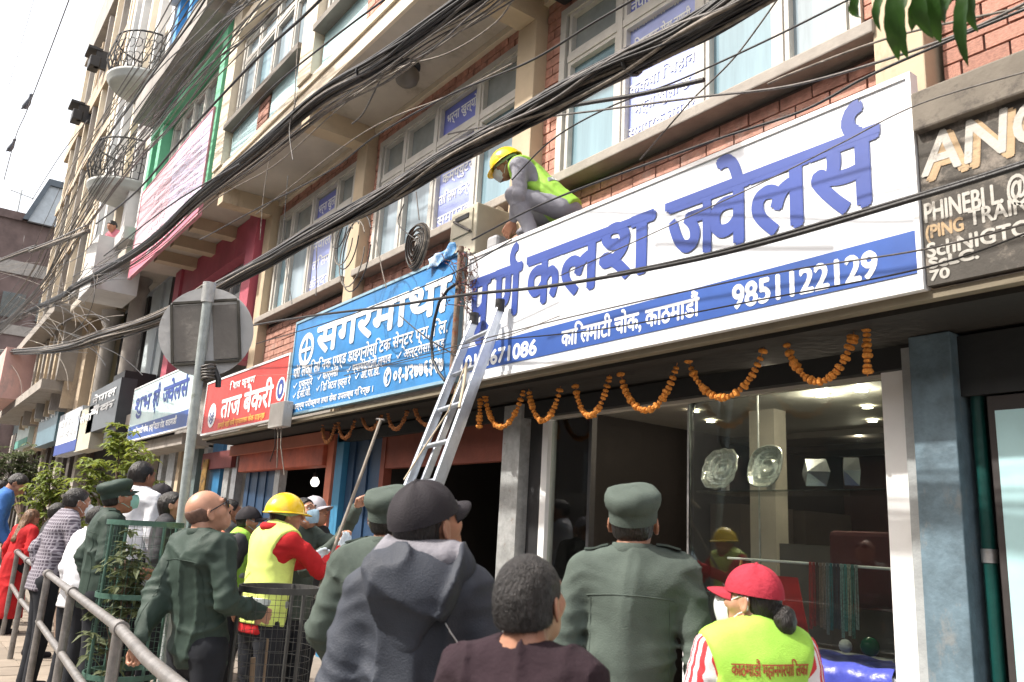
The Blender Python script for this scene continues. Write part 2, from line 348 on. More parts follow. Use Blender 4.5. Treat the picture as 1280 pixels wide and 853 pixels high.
def hand_parts(wr, d, n, curl, h, side=1, glove=False, spread=.018):
    "hand at wrist wr, fingers along d, palm facing n; curl 0 flat .. 1 fist"
    d = np.array(d, float); d /= np.linalg.norm(d); n = np.array(n, float); n -= d * (n @ d); n /= np.linalg.norm(n); s = np.cross(n, d) * side
    k = 1.12 if glove else 1.0
    def fn(p):
        q = p - wr; L = np.stack([q @ s, q @ d, q @ n], -1)
        r = cone(L, (0, -.03, 0), (0, .02, 0), .027 * k, .026 * k, (1, 1, .8))
        r = smin(r, cone(L, (-.022, .04, 0), (-.026, .082, 0), .017 * k, .014 * k, (1, 1, .85)), .012)
        r = smin(r, cone(L, (.02, .035, 0), (.028, .08, 0), .018 * k, .014 * k, (1, 1, .85)), .012)
        r = smin(r, cone(L, (0, .03, 0), (0, .085, 0), .02 * k, .014 * k, (1, 1, .8)), .012)
        for i, (x, ln) in enumerate(((.030, .066), (.010, .074), (-.010, .069), (-.029, .054))):
            c = curl * (1.25 + .12 * i); a = np.array([x, .088 - abs(x) * .15, 0]); pos = a; ang = c * .55; x2 = x * (1 + .15 * (1 - curl))
            for j, fr in enumerate((.45, .32, .25)):
                nx = pos + np.array([(x2 - x) * fr, math.cos(ang) * ln * fr, math.sin(ang) * ln * fr]); r = smin(r, cone(L, pos, nx, (.0098 - j * .0008) * k, (.009 - j * .0009) * k), .004); pos = nx; ang += c * .95
        t0 = np.array([.026, .012, .006]); t1 = np.array([.052 - .01 * curl, .045, .018 + .015 * curl]); t2 = np.array([.055 - .03 * curl, .078, .026 + .022 * curl])
        r = smin(r, cone(L, t0, t1, .016 * k, .0125 * k), .01); r = smin(r, cone(L, t1, t2, .0122 * k, .0095 * k), .004)
        return r
    return nets(fn, wr - .17, wr + .17, h)
def person(label, head, face, hyaw=0, hpitch=0, tilt=0, arms=None, top=UNI, legs=TROU, skin=SKIN, hair='short', hairm=HAIRM, h=.012, hs=None, vest=None, hat=None, hatm=UNI, mask=None,
           collar=True, hands=True, handcfg=None, seed=1, hem=.80, fat=1.0, pose_legs=None, folds=1.0, group='onlookers on the pavement', extra=None, skirt=False, vis_face=True, hood=False, lean_hip=(0, 0, .93), scale=None, glove=False, ground=.25):
    hl = np.array([0, .035, 1.575]); hip = np.array(lean_hip)
    T = rx(-R(tilt)); up = lambda q: T @ (np.array(q, float) - np.array([0, 0, .93])) + hip
    hc_t = np.array([0, .03, 1.575]); hc = up(hc_t)
    sc = scale or (head[2] - ground) / hc[2]; a = R(face - 90)
    c2 = rz(a) @ (hc * sc); root = empty('person', (head[0] - c2[0], head[1] - c2[1], head[2] - c2[2]), a, label, 'person', group); root.scale = (sc,) * 3
    hs = hs or h * .62
    Rh = T @ rz(R(hyaw)) @ rx(R(hpitch))
    A = arms or {}
    AL = A.get('L', ((-.245, -.02, 1.13), (-.25, .07, .90))); AR = A.get('R', ((.245, -.02, 1.13), (.25, .07, .90)))
    SH = [np.array((-.178 * fat, 0, 1.395)), np.array((.178 * fat, 0, 1.395))]
    inv = lambda p: (p - hip) @ T + np.array([0, 0, .93])
    F_ = fat
    def torso(p, o=0., hemz=hem):
        S = (1, .70, 1)
        d = cone(p, (0, 0, .90), (0, 0, 1.12), (.158 + o) * F_, (.150 + o) * F_, S)
        d = smin(d, cone(p, (0, -.005, 1.12), (0, -.01, 1.30), (.152 + o) * F_, (.172 + o) * F_, S), .04)
        d = smin(d, cone(p, (-.125 * F_, -.01, 1.375), (.125 * F_, -.01, 1.375), .078 + o, .078 + o), .05)
        q = np.abs(p * np.array([1, 0, 0])) + p * np.array([0, 1, 1])
        d = smin(d, cone(q, (0, -.012, 1.455), (.15 * F_, -.005, 1.402), .058 + o, .06 + o), .04)
        if hemz < .9: d = smin(d, cone(p, (0, 0, hemz - .02), (0, 0, .95), (.165 + o) * F_, (.158 + o) * F_, S), .03)
        return d
    def arm(p, i, o=0.):
        e, w = (AL, AR)[i]; s = SH[i]
        d = cone(p, s, e, .064 + o, .052 + o); return smin(d, cone(p, e, w, .052 + o, .037 + o), .02)
    def legs_sdf(p, o=0.):
        PL = pose_legs or (((-.095, .0, .88), (-.10, .02, .48), (-.105, -.01, .08)), ((.095, .0, .88), (.10, .02, .48), (.105, -.01, .08)))
        d = None
        for Hh, K, An in PL:
            x = cone(p, Hh, K, .092 + o, .066 + o); x = smin(x, cone(p, K, An, .066 + o, .052 + o), .02); d = x if d is None else smin(d, x, .02)
        return smin(d, cone(inv(p), (0, 0, .90), (0, 0, 1.0), .158 + o, .148 + o, (1, .72, 1)), .04)
    def bodyfn(p):
        q = inv(p); d = torso(q, -.022, .93); d = smin(d, arm(q, 0, -.016), .02); d = smin(d, arm(q, 1, -.016), .02)
        d = smin(d, legs_sdf(p, -.018), .03); return smin(d, cone(q, (0, -.01, 1.44), (0, 0, 1.52), .056, .054), .03)
    # ranges
    pts = [up(s) for s in SH] + [up(q) for q in (*AL, *AR)] + [up((0, 0, 1.5))]; lo = np.min(pts, 0) - .14; hi = np.max(pts, 0) + .12
    lo = np.minimum(lo, hip + np.array([-.24, -.2, -.25])); hi = np.maximum(hi, hip + np.array([.24, .2, 0]))
    PLp = pose_legs; lp = np.array([q for l in PLp for q in l]) if PLp else np.array([(-.2, -.05, .08), (.2, .05, .9)])
    llo = np.minimum(lp.min(0), hip) - .16; lhi = np.maximum(lp.max(0), hip) + .2
    bp = [nets(bodyfn, np.minimum(lo, llo), np.maximum(hi, lhi), .026)]
    nb = up((0, -.012, 1.43))
    def hfn(p):
        L = (p - hc) @ Rh; d = head_sdf(L, True, vis_face); return smin(d, cone(p, nb, hc + Rh @ np.array([0, -.02, -.06]), .06, .054), .025)
    bp.append(nets(hfn, np.minimum(hc, nb) - .15, np.maximum(hc, nb) + .155, hs))
    hcf = handcfg or {}
    if hands:
        for i, k in enumerate('LR'):
            e, w = (AL, AR)[i]; ew, ww = up(e), up(w); dd = ww - ew
            cfg = hcf.get(k, {}); dr = cfg.get('d', dd / np.linalg.norm(dd)); nn = cfg.get('n', T @ np.array([(-1, 1)[1 - i] * 1.0, 0, 0])); cu = cfg.get('curl', .45)
            hp = hand_parts(ww + np.array(dr) / np.linalg.norm(dr) * .02, dr, nn, cu, min(.0062, h * .5), side=(-1, 1)[i], glove=glove)
            if glove: sdf_obj('glove', [hp], GLOVE, root)
            else: bp.append(hp)
    body = sdf_obj('body', bp, skin, root)
    def fold(p, amp=.0135):
        w = p + .035 * vnoise(p * 5, seed)[..., None]
        wd = w @ rz(.5) @ rx(.5)
        n1 = (1 - np.abs(vnoise(w * np.array([8.5, 8.5, 2.2]), seed + 3)) * 2) ** 3; n2 = (1 - np.abs(vnoise(wd * np.array([2.6, 2.6, 9]), seed + 5)) * 2) ** 3; n3 = vnoise(w * np.array([6, 6, 4]), seed + 9)
        return amp * folds * (n1 * .9 + n2 * .55 + n3 * .5)
    tm = top
    def jfn(p):
        q = inv(p); d = torso(q); d = smin(d, arm(q, 0), .03); d = smin(d, arm(q, 1), .03); d = d - fold(p)
        for i in (0, 1):
            e_, w_ = (AL, AR)[i]; e_ = np.array(e_, float); w_ = np.array(w_, float); ax = (w_ - SH[i]) / np.linalg.norm(w_ - SH[i]); rel = q - e_; rr = np.linalg.norm(rel, axis=-1); nz = vnoise(q * 9, seed + i)
            d = d - .0055 * folds * np.exp(-(rr / .13) ** 2) * (1 - np.abs(np.sin(rel @ ax * 52 + 2.2 * nz)) * 1.6)
            rel2 = q - SH[i]; r2_ = np.linalg.norm(rel2, axis=-1); d = d - .004 * folds * np.exp(-(r2_ / .11) ** 2) * (1 - np.abs(np.sin((rel2[..., 2] + .6 * np.abs(rel2[..., 0])) * 45 + 2.5 * nz)) * 1.6)
        d = smax(d, hem - q[..., 2], .012); return smax(d, -cone(q, (0, -.0, 1.49), (0, .01, 1.6), .062, .075), .008)
    if A.get('short'): pass
    jk = sdf_obj('jacket' if tm in (UNI, UNID, NAVYJ) else ('sweater' if tm in (MAROON, REDC) else 'shirt'), [nets(jfn, lo, hi, h)], tm, root)
    if vest:
        def vfn(p):
            q = inv(p); d = torso(q, .021, .84) - fold(p, .007); d = smax(d, .86 - q[..., 2], .01)
            qx = np.abs(q[..., 0]); vw = vest[2] if len(vest) > 2 else 0; d = smax(d, (qx - (.180 + vw - .22 * np.clip(q[..., 2] - 1.12, 0, .2) + .34 * np.clip(q[..., 2] - 1.32, 0, .2))), .012)
            return smax(d, -cone(q, (0, .02, 1.46), (0, .06, 1.6), .075, .09), .01)
        vo = sdf_obj('vest', [nets(vfn, lo, hi, h)], vest[0], root)
        for zb in vest[1]:
            def bfn(p, zb=zb):
                q = inv(p); d = torso(q, .026, .84) - fold(p, .007); d = smax(d, np.abs(q[..., 2] - zb) - .024, .003)
                return smax(d, np.abs(q[..., 0]) - (.174 - .35 * np.clip(q[..., 2] - 1.12, 0, .2)), .01)
            sdf_obj('reflective_band', [nets(bfn, up((0, 0, zb)) - np.array([.3, .25, .12]), up((0, 0, zb)) + np.array([.3, .25, .12]), h * .8)], REFL, vo)
    if skirt:
        sk = sdf_obj('skirt', [nets(lambda p: smax(cone(p, (0, 0, .25), (0, 0, .98), .26, .16, (1, .8, 1)) - fold(p, .014), .22 - p[..., 2], .01), (-.4, -.4, .15), (.4, .4, 1.1), h)], skirt, root)
    tr = sdf_obj('trousers', [nets(lambda p: legs_sdf(p) - fold(p, .006), llo, lhi, max(h, .016))], legs, root)
    for l in (pose_legs or (((0,) * 3, (0,) * 3, (-.105, -.01, .08)), ((0,) * 3, (0,) * 3, (.105, -.01, .08)))):
        An = np.array(l[2]); sdf_obj('shoe', [nets(lambda p: smax(smin(cone(p, An + (0, -.02, -.035), An + (0, .15, -.045), .042, .036), cone(p, An, An + (0, 0, -.03), .05, .045), .02), (An[2] - .08) - p[..., 2], .004), An - .13, An + np.array([.1, .24, .1]), .012)], BLKCAP, root)
    if collar:
        cm = MB(); n = 28
        for k in range(n):
            pass
        prof = [(.066, 1.445), (.071, 1.47), (.068, 1.497), (.064, 1.499), (.060, 1.47)]; vs = []; fs = []
        for r_, z in prof:
            for k in range(n):
                t = 2 * math.pi * k / n; f = .022 * max(0, math.sin(t)); vs.append(up((r_ * math.cos(t) * 1.05, r_ * math.sin(t) * 1.08 - .005, z - f)))
        for i in range(len(prof) - 1):
            for k in range(n): fs.append((i * n + k, i * n + (k + 1) % n, (i + 1) * n + (k + 1) % n, (i + 1) * n + k))
        cm.add(vs, fs, True).build('collar', tm, jk)
    HF = lambda q: hc + Rh @ np.array(q, float)     # head frame -> local
    hb = np.array([.16, .17, .17])
    if hair and hair != 'none':
        def hairfn(p):
            L = (p - hc) @ Rh; q = np.abs(L * np.array([1, 0, 0])) + L * np.array([0, 1, 1]); th = .003 if hat else {'buzz': .004}.get(hair, .012)
            d = ell(L, (0, -.014, .022), (.077 + th * .55, .1 + th, .092 + th * .9)); d = smin(d, ell(L, (0, -.045, -.03), (.062 + th, .052 + th, .06 + th)), .03)
            d = d - .0012 * vnoise(L * 80, seed) - (.0 if hair == 'buzz' else .0022) * vnoise(L * 24, seed)
            cut = L[..., 1] - .052 - .75 * (L[..., 2] - .045); d = smax(d, cut, .01)
            side = smin(.004 - L[..., 2], L[..., 1] + .024, .012)
            d = smax(d, side, .008)
            if hair == 'fringe': d = smax(d, L[..., 2] - .045 + .2 * np.abs(L[..., 0]), .01)
            if hair not in ('long', 'bun'): d = smax(d, -.050 - L[..., 2], .012)
            if hair == 'bun': d = smin(d, ell(L, (0, -.135, -.052), (.05, .042, .058)) - .003 * vnoise(L * 60, 2), .012)
            if hair == 'long': d = smin(d, cone(L, (0, -.07, 0), (0, -.10, -.34), .085, .05, (1, .55, 1)) - .008 * vnoise(L * np.array([60, 60, 8]), 2), .03)
            return d
        lo_ = hc - hb - (np.array([.05, .12, .3]) if hair == 'long' else np.array([.03, .06, .03])); hi_ = hc + hb
        if hair == 'long': lo_ = lo_ - .06
        hv = nets(hairfn, lo_, hi_ + (.05 if hair in ('bun', 'long') else 0), hs); ho_ = sdf_obj('hair', [hv], hairm, root)
        if h < .0105 and hair != 'buzz':
            V, Q = hv; r2 = np.random.default_rng(seed); tf = MB(); sel = r2.choice(len(Q), min(len(Q), 8000)); hcc = hc
            for q in sel:
                a_, b_, c_ = V[Q[q][0]], V[Q[q][1]], V[Q[q][2]]; nn = np.cross(b_ - a_, c_ - a_); nl = np.linalg.norm(nn)
                if nl < 1e-9: continue
                nn /= nl
                if nn @ (a_ - hcc) < 0: nn = -nn
                dn = Rh @ np.array([0, -.35, -1.]) * (1 if hair == 'bun' else .9) + r2.normal(0, .45, 3); dn -= nn * (dn @ nn) * .9; d_ = nn * (.2 if hair == 'short' else .1) + dn / (np.linalg.norm(dn) + 1e-6); d_ /= np.linalg.norm(d_)
                s_ = np.cross(nn, d_); s_ /= np.linalg.norm(s_) + 1e-9; ln_ = r2.uniform(.008, .017); p0 = a_ + (b_ - a_) * r2.random() - nn * .001
                tf.add([p0 - s_ * .0007, p0 + s_ * .0007, p0 + d_ * ln_], [(0, 1, 2)])
            tag(tf.build('hair_strands', hairm, ho_), kind='stuff')
    def dome(rad, z0, thmax=90, n=40, m=14, fx=None):
        vs = []; fs = []
        for i in range(m + 1):
            t = math.radians(thmax) * i / m
            for k in range(n):
                ph = 2 * math.pi * k / n; r_ = math.cos(t); x, y, z = rad[0] * r_ * math.cos(ph), rad[1] * r_ * math.sin(ph), rad[2] * math.sin(t)
                if fx: x, y, z = fx(x, y, z, ph, t)
                vs.append(HF((x, y - .012, z + z0)))
        for i in range(m):
            for k in range(n): fs.append((i * n + k, i * n + (k + 1) % n, (i + 1) * n + (k + 1) % n, (i + 1) * n + k))
        return vs, fs
    def brim(rx_, ry_, z0, L, w=62, drop=.02, lift=0):
        vs = []; fs = []; n = 20; m = 6
        for lay in (0, -.004):
            for i in range(m + 1):
                for k in range(n + 1):
                    ph = math.radians(90 - w + 2 * w * k / n); e = math.sqrt(max(0, math.cos((k / n - .5) * math.pi))); r_ = L * e * i / m
                    x = rx_ * math.cos(ph) * (1 + .0 * i); y = ry_ * math.sin(ph) + r_; z = z0 + lay - drop * (abs(k / n - .5) * 2) ** 2 * (.3 + .7 * i / m) + lift * i / m - .012 * (i / m) ** 2
                    vs.append(HF((x, y - .012, z)))
        c = (m + 1) * (n + 1)
        for i in range(m):
            for k in range(n):
                q = i * (n + 1) + k; fs += [(q, q + 1, q + n + 2, q + n + 1), (c + q, c + q + n + 1, c + q + n + 2, c + q + 1)]
        for k in range(n): q = m * (n + 1) + k; fs.append((q, q + 1, c + q + 1, c + q))
        return vs, fs
    if hat == 'patrol':
        def fx(x, y, z, ph, t): k = 1 + .06 * math.sin(min(t * 1.5, math.pi)); return x * k, y * k, z + .006 * math.sin(3 * ph + seed) * math.sin(t)
        vs, fs = [], []; n = 44; prof = [(.984, .006), (.99, .030), (.998, .046), (1.03, .050), (1.12, .066), (1.165, .084), (1.15, .102), (1.05, .116), (.85, .124), (.55, .129), (.25, .131), (.005, .1315)]
        for r_, z in prof:
            for k in range(n):
                ph = 2 * math.pi * k / n; wob = 1 + (.018 * math.sin(5 * ph + seed) + .012 * math.sin(9 * ph + 2 * seed)) * (1 if z > .06 else 0); tl = .012 * math.sin(ph) * (1 if z > .06 else 0)
                vs.append(HF((.0875 * r_ * wob * math.cos(ph), .108 * r_ * wob * math.sin(ph) - .012, z + tl + (.004 * r_ * math.cos(3 * ph + seed) if r_ < 1.1 and z > .1 else 0) - (.010 * math.sin(ph) * (1 if z > .06 else 0)))))
        for i in range(len(prof) - 1):
            for k in range(n): fs.append((i * n + k, i * n + (k + 1) % n, (i + 1) * n + (k + 1) % n, (i + 1) * n + k))
        ho = MB().add(vs, fs, True).build('cap', hatm, root); v2, f2 = brim(.086, .106, .028, .055, 58, .012); MB().add(v2, f2, True).build('brim', hatm, ho)
        mb = MB(); ring = [HF((.0885 * math.cos(t), .1092 * math.sin(t) - .012, .05)) for t in np.linspace(0, 2 * math.pi, 40)]; mb.tube(ring, .0022, 5, False); mb.build('seam', hatm, ho)
    elif hat == 'baseball':
        def fx(x, y, z, ph, t): return x * (1.04 + .006 * abs(math.sin(3 * ph))), y * 1.03, z + (.004 * math.cos(6 * ph) * math.sin(2 * t))
        vs, fs = dome((.0905, .110, .112), .022, 90, 48, 14, fx); ho = MB().add(vs, fs, True).build('cap', hatm, root)
        v2, f2 = brim(.088, .107, .028, .078, 56, .024); MB().add(v2, f2, True).build('brim', hatm, ho)
        b = MB(); b.lathe([(.001, .01), (.006, .007), (.008, 0)], 10); bo = b.build('button', hatm, ho); bo.location = HF((0, -.012, .132))
        for k in range(6):
            ph = math.pi / 3 * k; mb = MB(); mb.tube([HF((.0915 * math.cos(t) * math.cos(ph), .111 * math.cos(t) * math.sin(ph) - .012, .113 * math.sin(t) + .022)) for t in np.linspace(0.02, 1.55, 10)], .0016, 4, False); mb.build('seam', hatm, ho)
    elif hat == 'helmet':
        def fx(x, y, z, ph, t):
            rdg = max(0, 1 - abs(x) / .022); k = 1 + .035 * rdg * (math.sin(t) ** .5 if t > 0 else 0); k2 = 1 + .012 * (1 if .03 < abs(x) < .045 and t > .5 else 0); return x * k2, y * k, z * k * k2
        vs, fs = dome((.112, .138, .128), .012, 90, 64, 22, fx); ho = MB().add(vs, fs, True).build('helmet', YELLOWP, root)
        vs = []; fs = []; n = 64
        for r0, dz in ((1.0, .004), (1.0, 0), (1.0, 0), (1, .004)):
            pass
        for j, (ex, dz) in enumerate(((0, .003), (.5, .0), (1, -.004), (1, -.008), (.5, -.005), (0, -.003))):
            for k in range(n):
                ph = 2 * math.pi * k / n; f = max(0, math.sin(ph)) ** 2; w_ = (.012 + .042 * f) * ex; vs.append(HF(((.112 + w_ * .7) * math.cos(ph), (.138 + w_) * math.sin(ph) - .012, .012 + dz - .012 * f * ex)))
        for i in range(5):
            for k in range(n): fs.append((i * n + k, i * n + (k + 1) % n, (i + 1) * n + (k + 1) % n, (i + 1) * n + k))
        MB().add(vs, fs, True).build('brim', YELLOWP, ho)
        mb = MB(); mb.tube([HF((.088 * math.cos(t), .104 * math.sin(t) - .012, .016 - .02 * (1 - abs(math.sin(t))))) for t in np.linspace(0, 2 * math.pi, 30)], .016, 6, False, sq=.35); mb.build('headband', mat('helmet_band', (.25, .33, .22), .8), ho)
    if mask:
        vs = []; fs = []; n = 16; m = 10
        for i in range(m + 1):
            for k in range(n + 1):
                ph = R(90 - 66 + 132 * k / n); z = .0 - .105 * i / m; b = 1 + .10 * math.sin(math.pi * i / m); e = .045 * (k / n - .5) ** 2 * 4
                vs.append(HF((.064 * b * math.cos(ph) * (1.12 - .35 * i / m), .02 + .094 * b * math.sin(ph) * (1.02 - .16 * (i / m) ** 2) + (.018 if i > 0 and abs(k - n / 2) < 2 else 0), z + (-.012 + .02 * i / m) * (k / n * 2 - 1) ** 2)))
        for i in range(m):
            for k in range(n): q = i * (n + 1) + k; fs.append((q, q + 1, q + n + 2, q + n + 1))
        mo = MB().add(vs, fs, True).build('face_mask', mask, root)
        for sx in (-1, 1):
            mb = MB(); mb.tube([HF((sx * .066, .055, -.012)), HF((sx * .080, .01, .014)), HF((sx * .086, -.022, .012)), HF((sx * .086, -.026, -.03)), HF((sx * .078, .01, -.05)), HF((sx * .055, .05, -.085))], .0022, 5, False); mb.build('strap', mask, mo)
    if vis_face and h < .015:
        for sx in (-1, 1):
            eo = MB(); eo.lathe([(.001, .011), (.006, .0092), (.0095, .0055), (.011, 0), (.0095, -.0055), (.001, -.011)], 12); e_ = eo.build('eye', EYEW, root); e_.location = HF((sx * .031, .0815, .012))
            io = MB(); io.lathe([(.0005, .0118), (.0035, .0113), (.0052, .0100)], 10); i_ = io.build('iris', BLKCAP, e_); i_.rotation_euler = (Matrix([list(r_) for r_ in (Rh @ rx(-math.pi / 2))])).to_euler()
            eb = MB(); eb.tube([HF((sx * .012, .103, .033)), HF((sx * .03, .101, .039)), HF((sx * .05, .084, .036))], [.0025, .004, .002], 5); eb.build('eyebrow', hairm, root)
    if extra: extra(root, HF, up, body, jk, dict(inv=inv, torso=torso, fold=fold, lo=lo, hi=hi, hc=hc, Rh=Rh))
    return root
# ================================================================ SETTING
def paving():
    m = mat('paving_stone', (.27, .225, .18), .9, var=.15, scale=2, bump=.3, rnd=.12, stain=((.25, .2, .16), 3, .58, 1)); return m
PAVE = paving()
box('road', mat('asphalt', (.055, .055, .055), .9, scale=30, var=.3), -160, 60, -60, 60, -.6, -.0); tag(bpy.data.objects['road'], kind='structure')
sw = box('sidewalk', mat('sidewalk_concrete', (.25, .215, .18), .95, scale=3, stain=((.2, .17, .14), 2, .55, 1)), -70, 14, .35, 9, -.3, .248); tag(sw, kind='structure')
box('kerb', CONC, -70, 14, .15, .345, -.3, .254, sw)
px = MB().box(-.198, .198, -.198, .198, -.02, .012).build('paving_stone', PAVE, sw, (-6, .58, .25), bevel=0)
first = True
for i in range(22):
    for j in range(6):
        x = -6 - .405 * i; y = .58 + .405 * j
        o = px if first else px.copy()
        if not first: COL.objects.link(o)
        first = False; o.location = (x, y, random.uniform(.247, .254)); o.rotation_euler = (random.uniform(-.008, .008), random.uniform(-.008, .008), random.uniform(-.01, .01))
# ================================================================ BRICK OFFICE BUILDING
YW = 4.0; YP = 3.86; YU = 3.05
PILX = [1.41, -1.96, -5.33, -8.62, -11.75]
ob = thing('brick_building', 'long brick building with cream pillars above the jewellery shop', 'building', (-5, 4, 0))
BRH, BRL, J = .079, .232, .012
bme = None
def brick_wall(parent, x0, x1, z0, z1, Y, name='brick_wall', objs=True, budget=[0]):
    wall = box(name, MORTAR, x0, x1, Y + .014, Y + .25, z0, z1, parent)
    global bme
    rest = MB(); z = z0 + J; r = 0
    while z + BRH <= z1 + .02:
        cuts = [x1]; x = x1 - (BRL / 2 if r % 2 else BRL)
        while x > x0 + .05: cuts.append(x); x -= BRL
        cuts.append(x0)
        for b, a in zip(cuts[:-1], cuts[1:]):
            if b - a > .04:
                dy = random.uniform(-.005, .004)
                if objs and budget[0] < 295:
                    budget[0] += 1
                    if bme is None:
                        q = MB().box(-.5, .5, 0, .05, 0, 1); bme = q.build('brick', BRICK, wall); o = bme
                    else: o = bme.copy(); COL.objects.link(o); o.parent = wall
                    o.matrix_parent_inverse = Matrix.Identity(4)
                    o.location = ((a + b) / 2, Y - .004 + dy, z); o.scale = ((b - a - J), 1, BRH); o.rotation_euler = (random.uniform(-.01, .01), 0, random.uniform(-.012, .012))
                else: rest.box(a + J / 2, b - J / 2, Y - .004 + dy, Y + .05, z, z + BRH)
        z += BRH + J; r += 1
    if rest.v: o = rest.build('brick_courses', BRICK, wall); tag(o, kind='stuff')
    return wall
def window(parent, x0, x1, z0, z1, Y, fr, trans, panes, tpanes=None, fw=.07, dep=.09, fm=WFRAME):
    "fr: mullion positions as fractions; one pane object per light"
    f = MB(); y0, y1 = Y - .02, Y + dep
    f.box(x0, x1, y0, y1, z0, z0 + fw); f.box(x0, x1, y0, y1, z1 - fw, z1); f.box(x0, x0 + fw, y0, y1, z0 + fw, z1 - fw); f.box(x1 - fw, x1, y0, y1, z0 + fw, z1 - fw)
    xs = [x0 + fw] + [x0 + (x1 - x0) * q for q in fr] + [x1 - fw]
    for q in xs[1:-1]: f.box(q - fw * .4, q + fw * .4, y0 + .004, y1, z0 + fw, z1 - fw)
    if trans:
        for a, b in zip(xs[:-1], xs[1:]):
            f.box(a + .03, b - .03, y0 + .008, y1, trans - .03, trans + .03)
            s = .035
            for za, zb in ((z0 + fw, trans - .03), (trans + .03, z1 - fw)):   # casement sashes inside each light
                f.box(a + .03, a + .03 + s, y0 + .018, y1, za, zb); f.box(b - .03 - s, b - .03, y0 + .018, y1, za, zb); f.box(a + .03 + s, b - .03 - s, y0 + .018, y1, za, za + s); f.box(a + .03 + s, b - .03 - s, y0 + .018, y1, zb - s, zb)
    w = f.build('window', fm, parent)
    for i, (a, b) in enumerate(zip(xs[:-1], xs[1:])):
        box('pane', panes[i % len(panes)], a, b, Y + .05, Y + .058, z0 + fw, (trans or z1 - fw), w)
        if trans: box('pane', (tpanes or [GPANE])[i % len(tpanes or [1])], a, b, Y + .05, Y + .058, trans, z1 - fw, w)
    return w
# first floor, z 3.75 .. 6.37
Zs = 6.37
brick_wall(ob, -1.80, -.2, 3.55, 6.6, YW)
brick_wall(ob, -5.20, -2.10, 3.70, 4.37, YW)
brick_wall(ob, -5.20, -4.98, 4.37, 6.2, YW)
brick_wall(ob, -2.22, -2.10, 4.5, 6.2, YW)
brick_wall(ob, -8.48, -5.47, 3.70, 4.42, YW)
brick_wall(ob, -8.48, -8.36, 4.42, 6.2, YW)
brick_wall(ob, -11.6, -8.77, 3.45, 4.40, YW)
brick_wall(ob, -5.20, -2.10, 6.12, 6.33, YW); brick_wall(ob, -8.48, -5.47, 6.12, 6.33, YW); brick_wall(ob, -11.6, -8.77, 6.12, 6.33, YW)
brick_wall(ob, -.2, 8, 3.55, 6.6, YW, objs=False)
brick_wall(ob, -11.7, -11.6, 3.45, 6.2, YW)
for x in PILX: box('pillar', CREAM, x - .135, x + .135, YP, YW + .3, 2.725, Zs - .25, ob, .008)
for x in PILX: box('beam', CREAM, x - .12, x + .12, YU + .06, YW + .2, Zs - .25, Zs - .002, ob)
box('wall_beam', CREAM2, -11.9, 8, YW - .06, YW + .2, Zs - .07, Zs - .004, ob)
box('back_wall', CONC, -11.9, 8, YW + .27, YW + .6, 3.5, Zs, ob)
for (a, b, fr, pn) in ((-4.98, -2.22, (.27, .56, .60, .80), [PANE, PANE2, PANE, PANE2, PANE]), (-8.36, -5.5, (.22, .46, .74), [PANE2, PANE2, PANE2, PANE]), (-11.58, -8.95, (.2, .48, .78), [PANE, PANE2, PANE2, PANE])):
    zl = 4.47 if a > -5 else 4.52
    window(ob, a, b, zl, 6.12, YW - .01, fr if a < -5 else (.27, .57, .80), 5.60, pn, [GPANE])
    box('window_sill', SILL, a - .16, b + .14, YW - .17, YW + .05, zl - .085, zl, ob, .01)
# blue posters behind the glass
POST = mat('poster_print', (.14, .17, .55), .45, var=.15, scale=3, bump=0); POSTL = mat('poster_pale', (.36, .42, .78), .45, var=.12, scale=2, bump=0)
def poster(x0, x1, z0, z1, label, lines):
    t = thing('poster', label, 'poster', ((x0 + x1) / 2, 4, z0)); Y = YW + .036
    box('sheet', POSTL, x0, x1, Y, Y + .004, z0, z1, t); box('header', POST, x0 + .001, x1 - .001, Y - .003, Y - .001, z1 - (z1 - z0) * .24, z1 - .001, t)
    n = len(lines); zh = z1 - .06
    for i, l in enumerate(lines):
        hgt = (z1 - z0) / n * .42; zt = z1 - (z1 - z0) * (i + .35) / n; w = (x1 - x0) * (.9 if i % 3 else .78)
        lettering(t, l, (x0 + x1) / 2 - w / 2, (x0 + x1) / 2 + w / 2, zt - hgt, zt, Y - .005, WTEXT, .003)
poster(-4.20, -3.47, 4.56, 6.03, 'tall blue and white lettered poster in the big window above the long white shop sign', ['जागिर खोज्ने', 'नेपाली परीक्षा', 'लोक सेवा आयोग', 'शिक्षक सेवा तयारी', 'बैंक तथा वित्त', 'कक्षा बिहान', 'भर्ना खुला छ', 'सम्पर्क नम्बर'])
poster(-7.00, -6.28, 4.62, 6.0, 'blue lettered poster in the window above the outdoor air conditioner', ['भर्ना खुल्यो', 'भाषा कक्षा', 'परीक्षा तयारी', 'कम्प्युटर', 'तालिम केन्द्र', 'सम्पर्क'])
poster(-10.3, -9.60, 4.62, 5.98, 'blue lettered poster in the window behind the round traffic sign, above the red bakery sign', ['भर्ना खुला', 'तयारी कक्षा', 'नेपाली', 'तालिम', 'केन्द्र'])
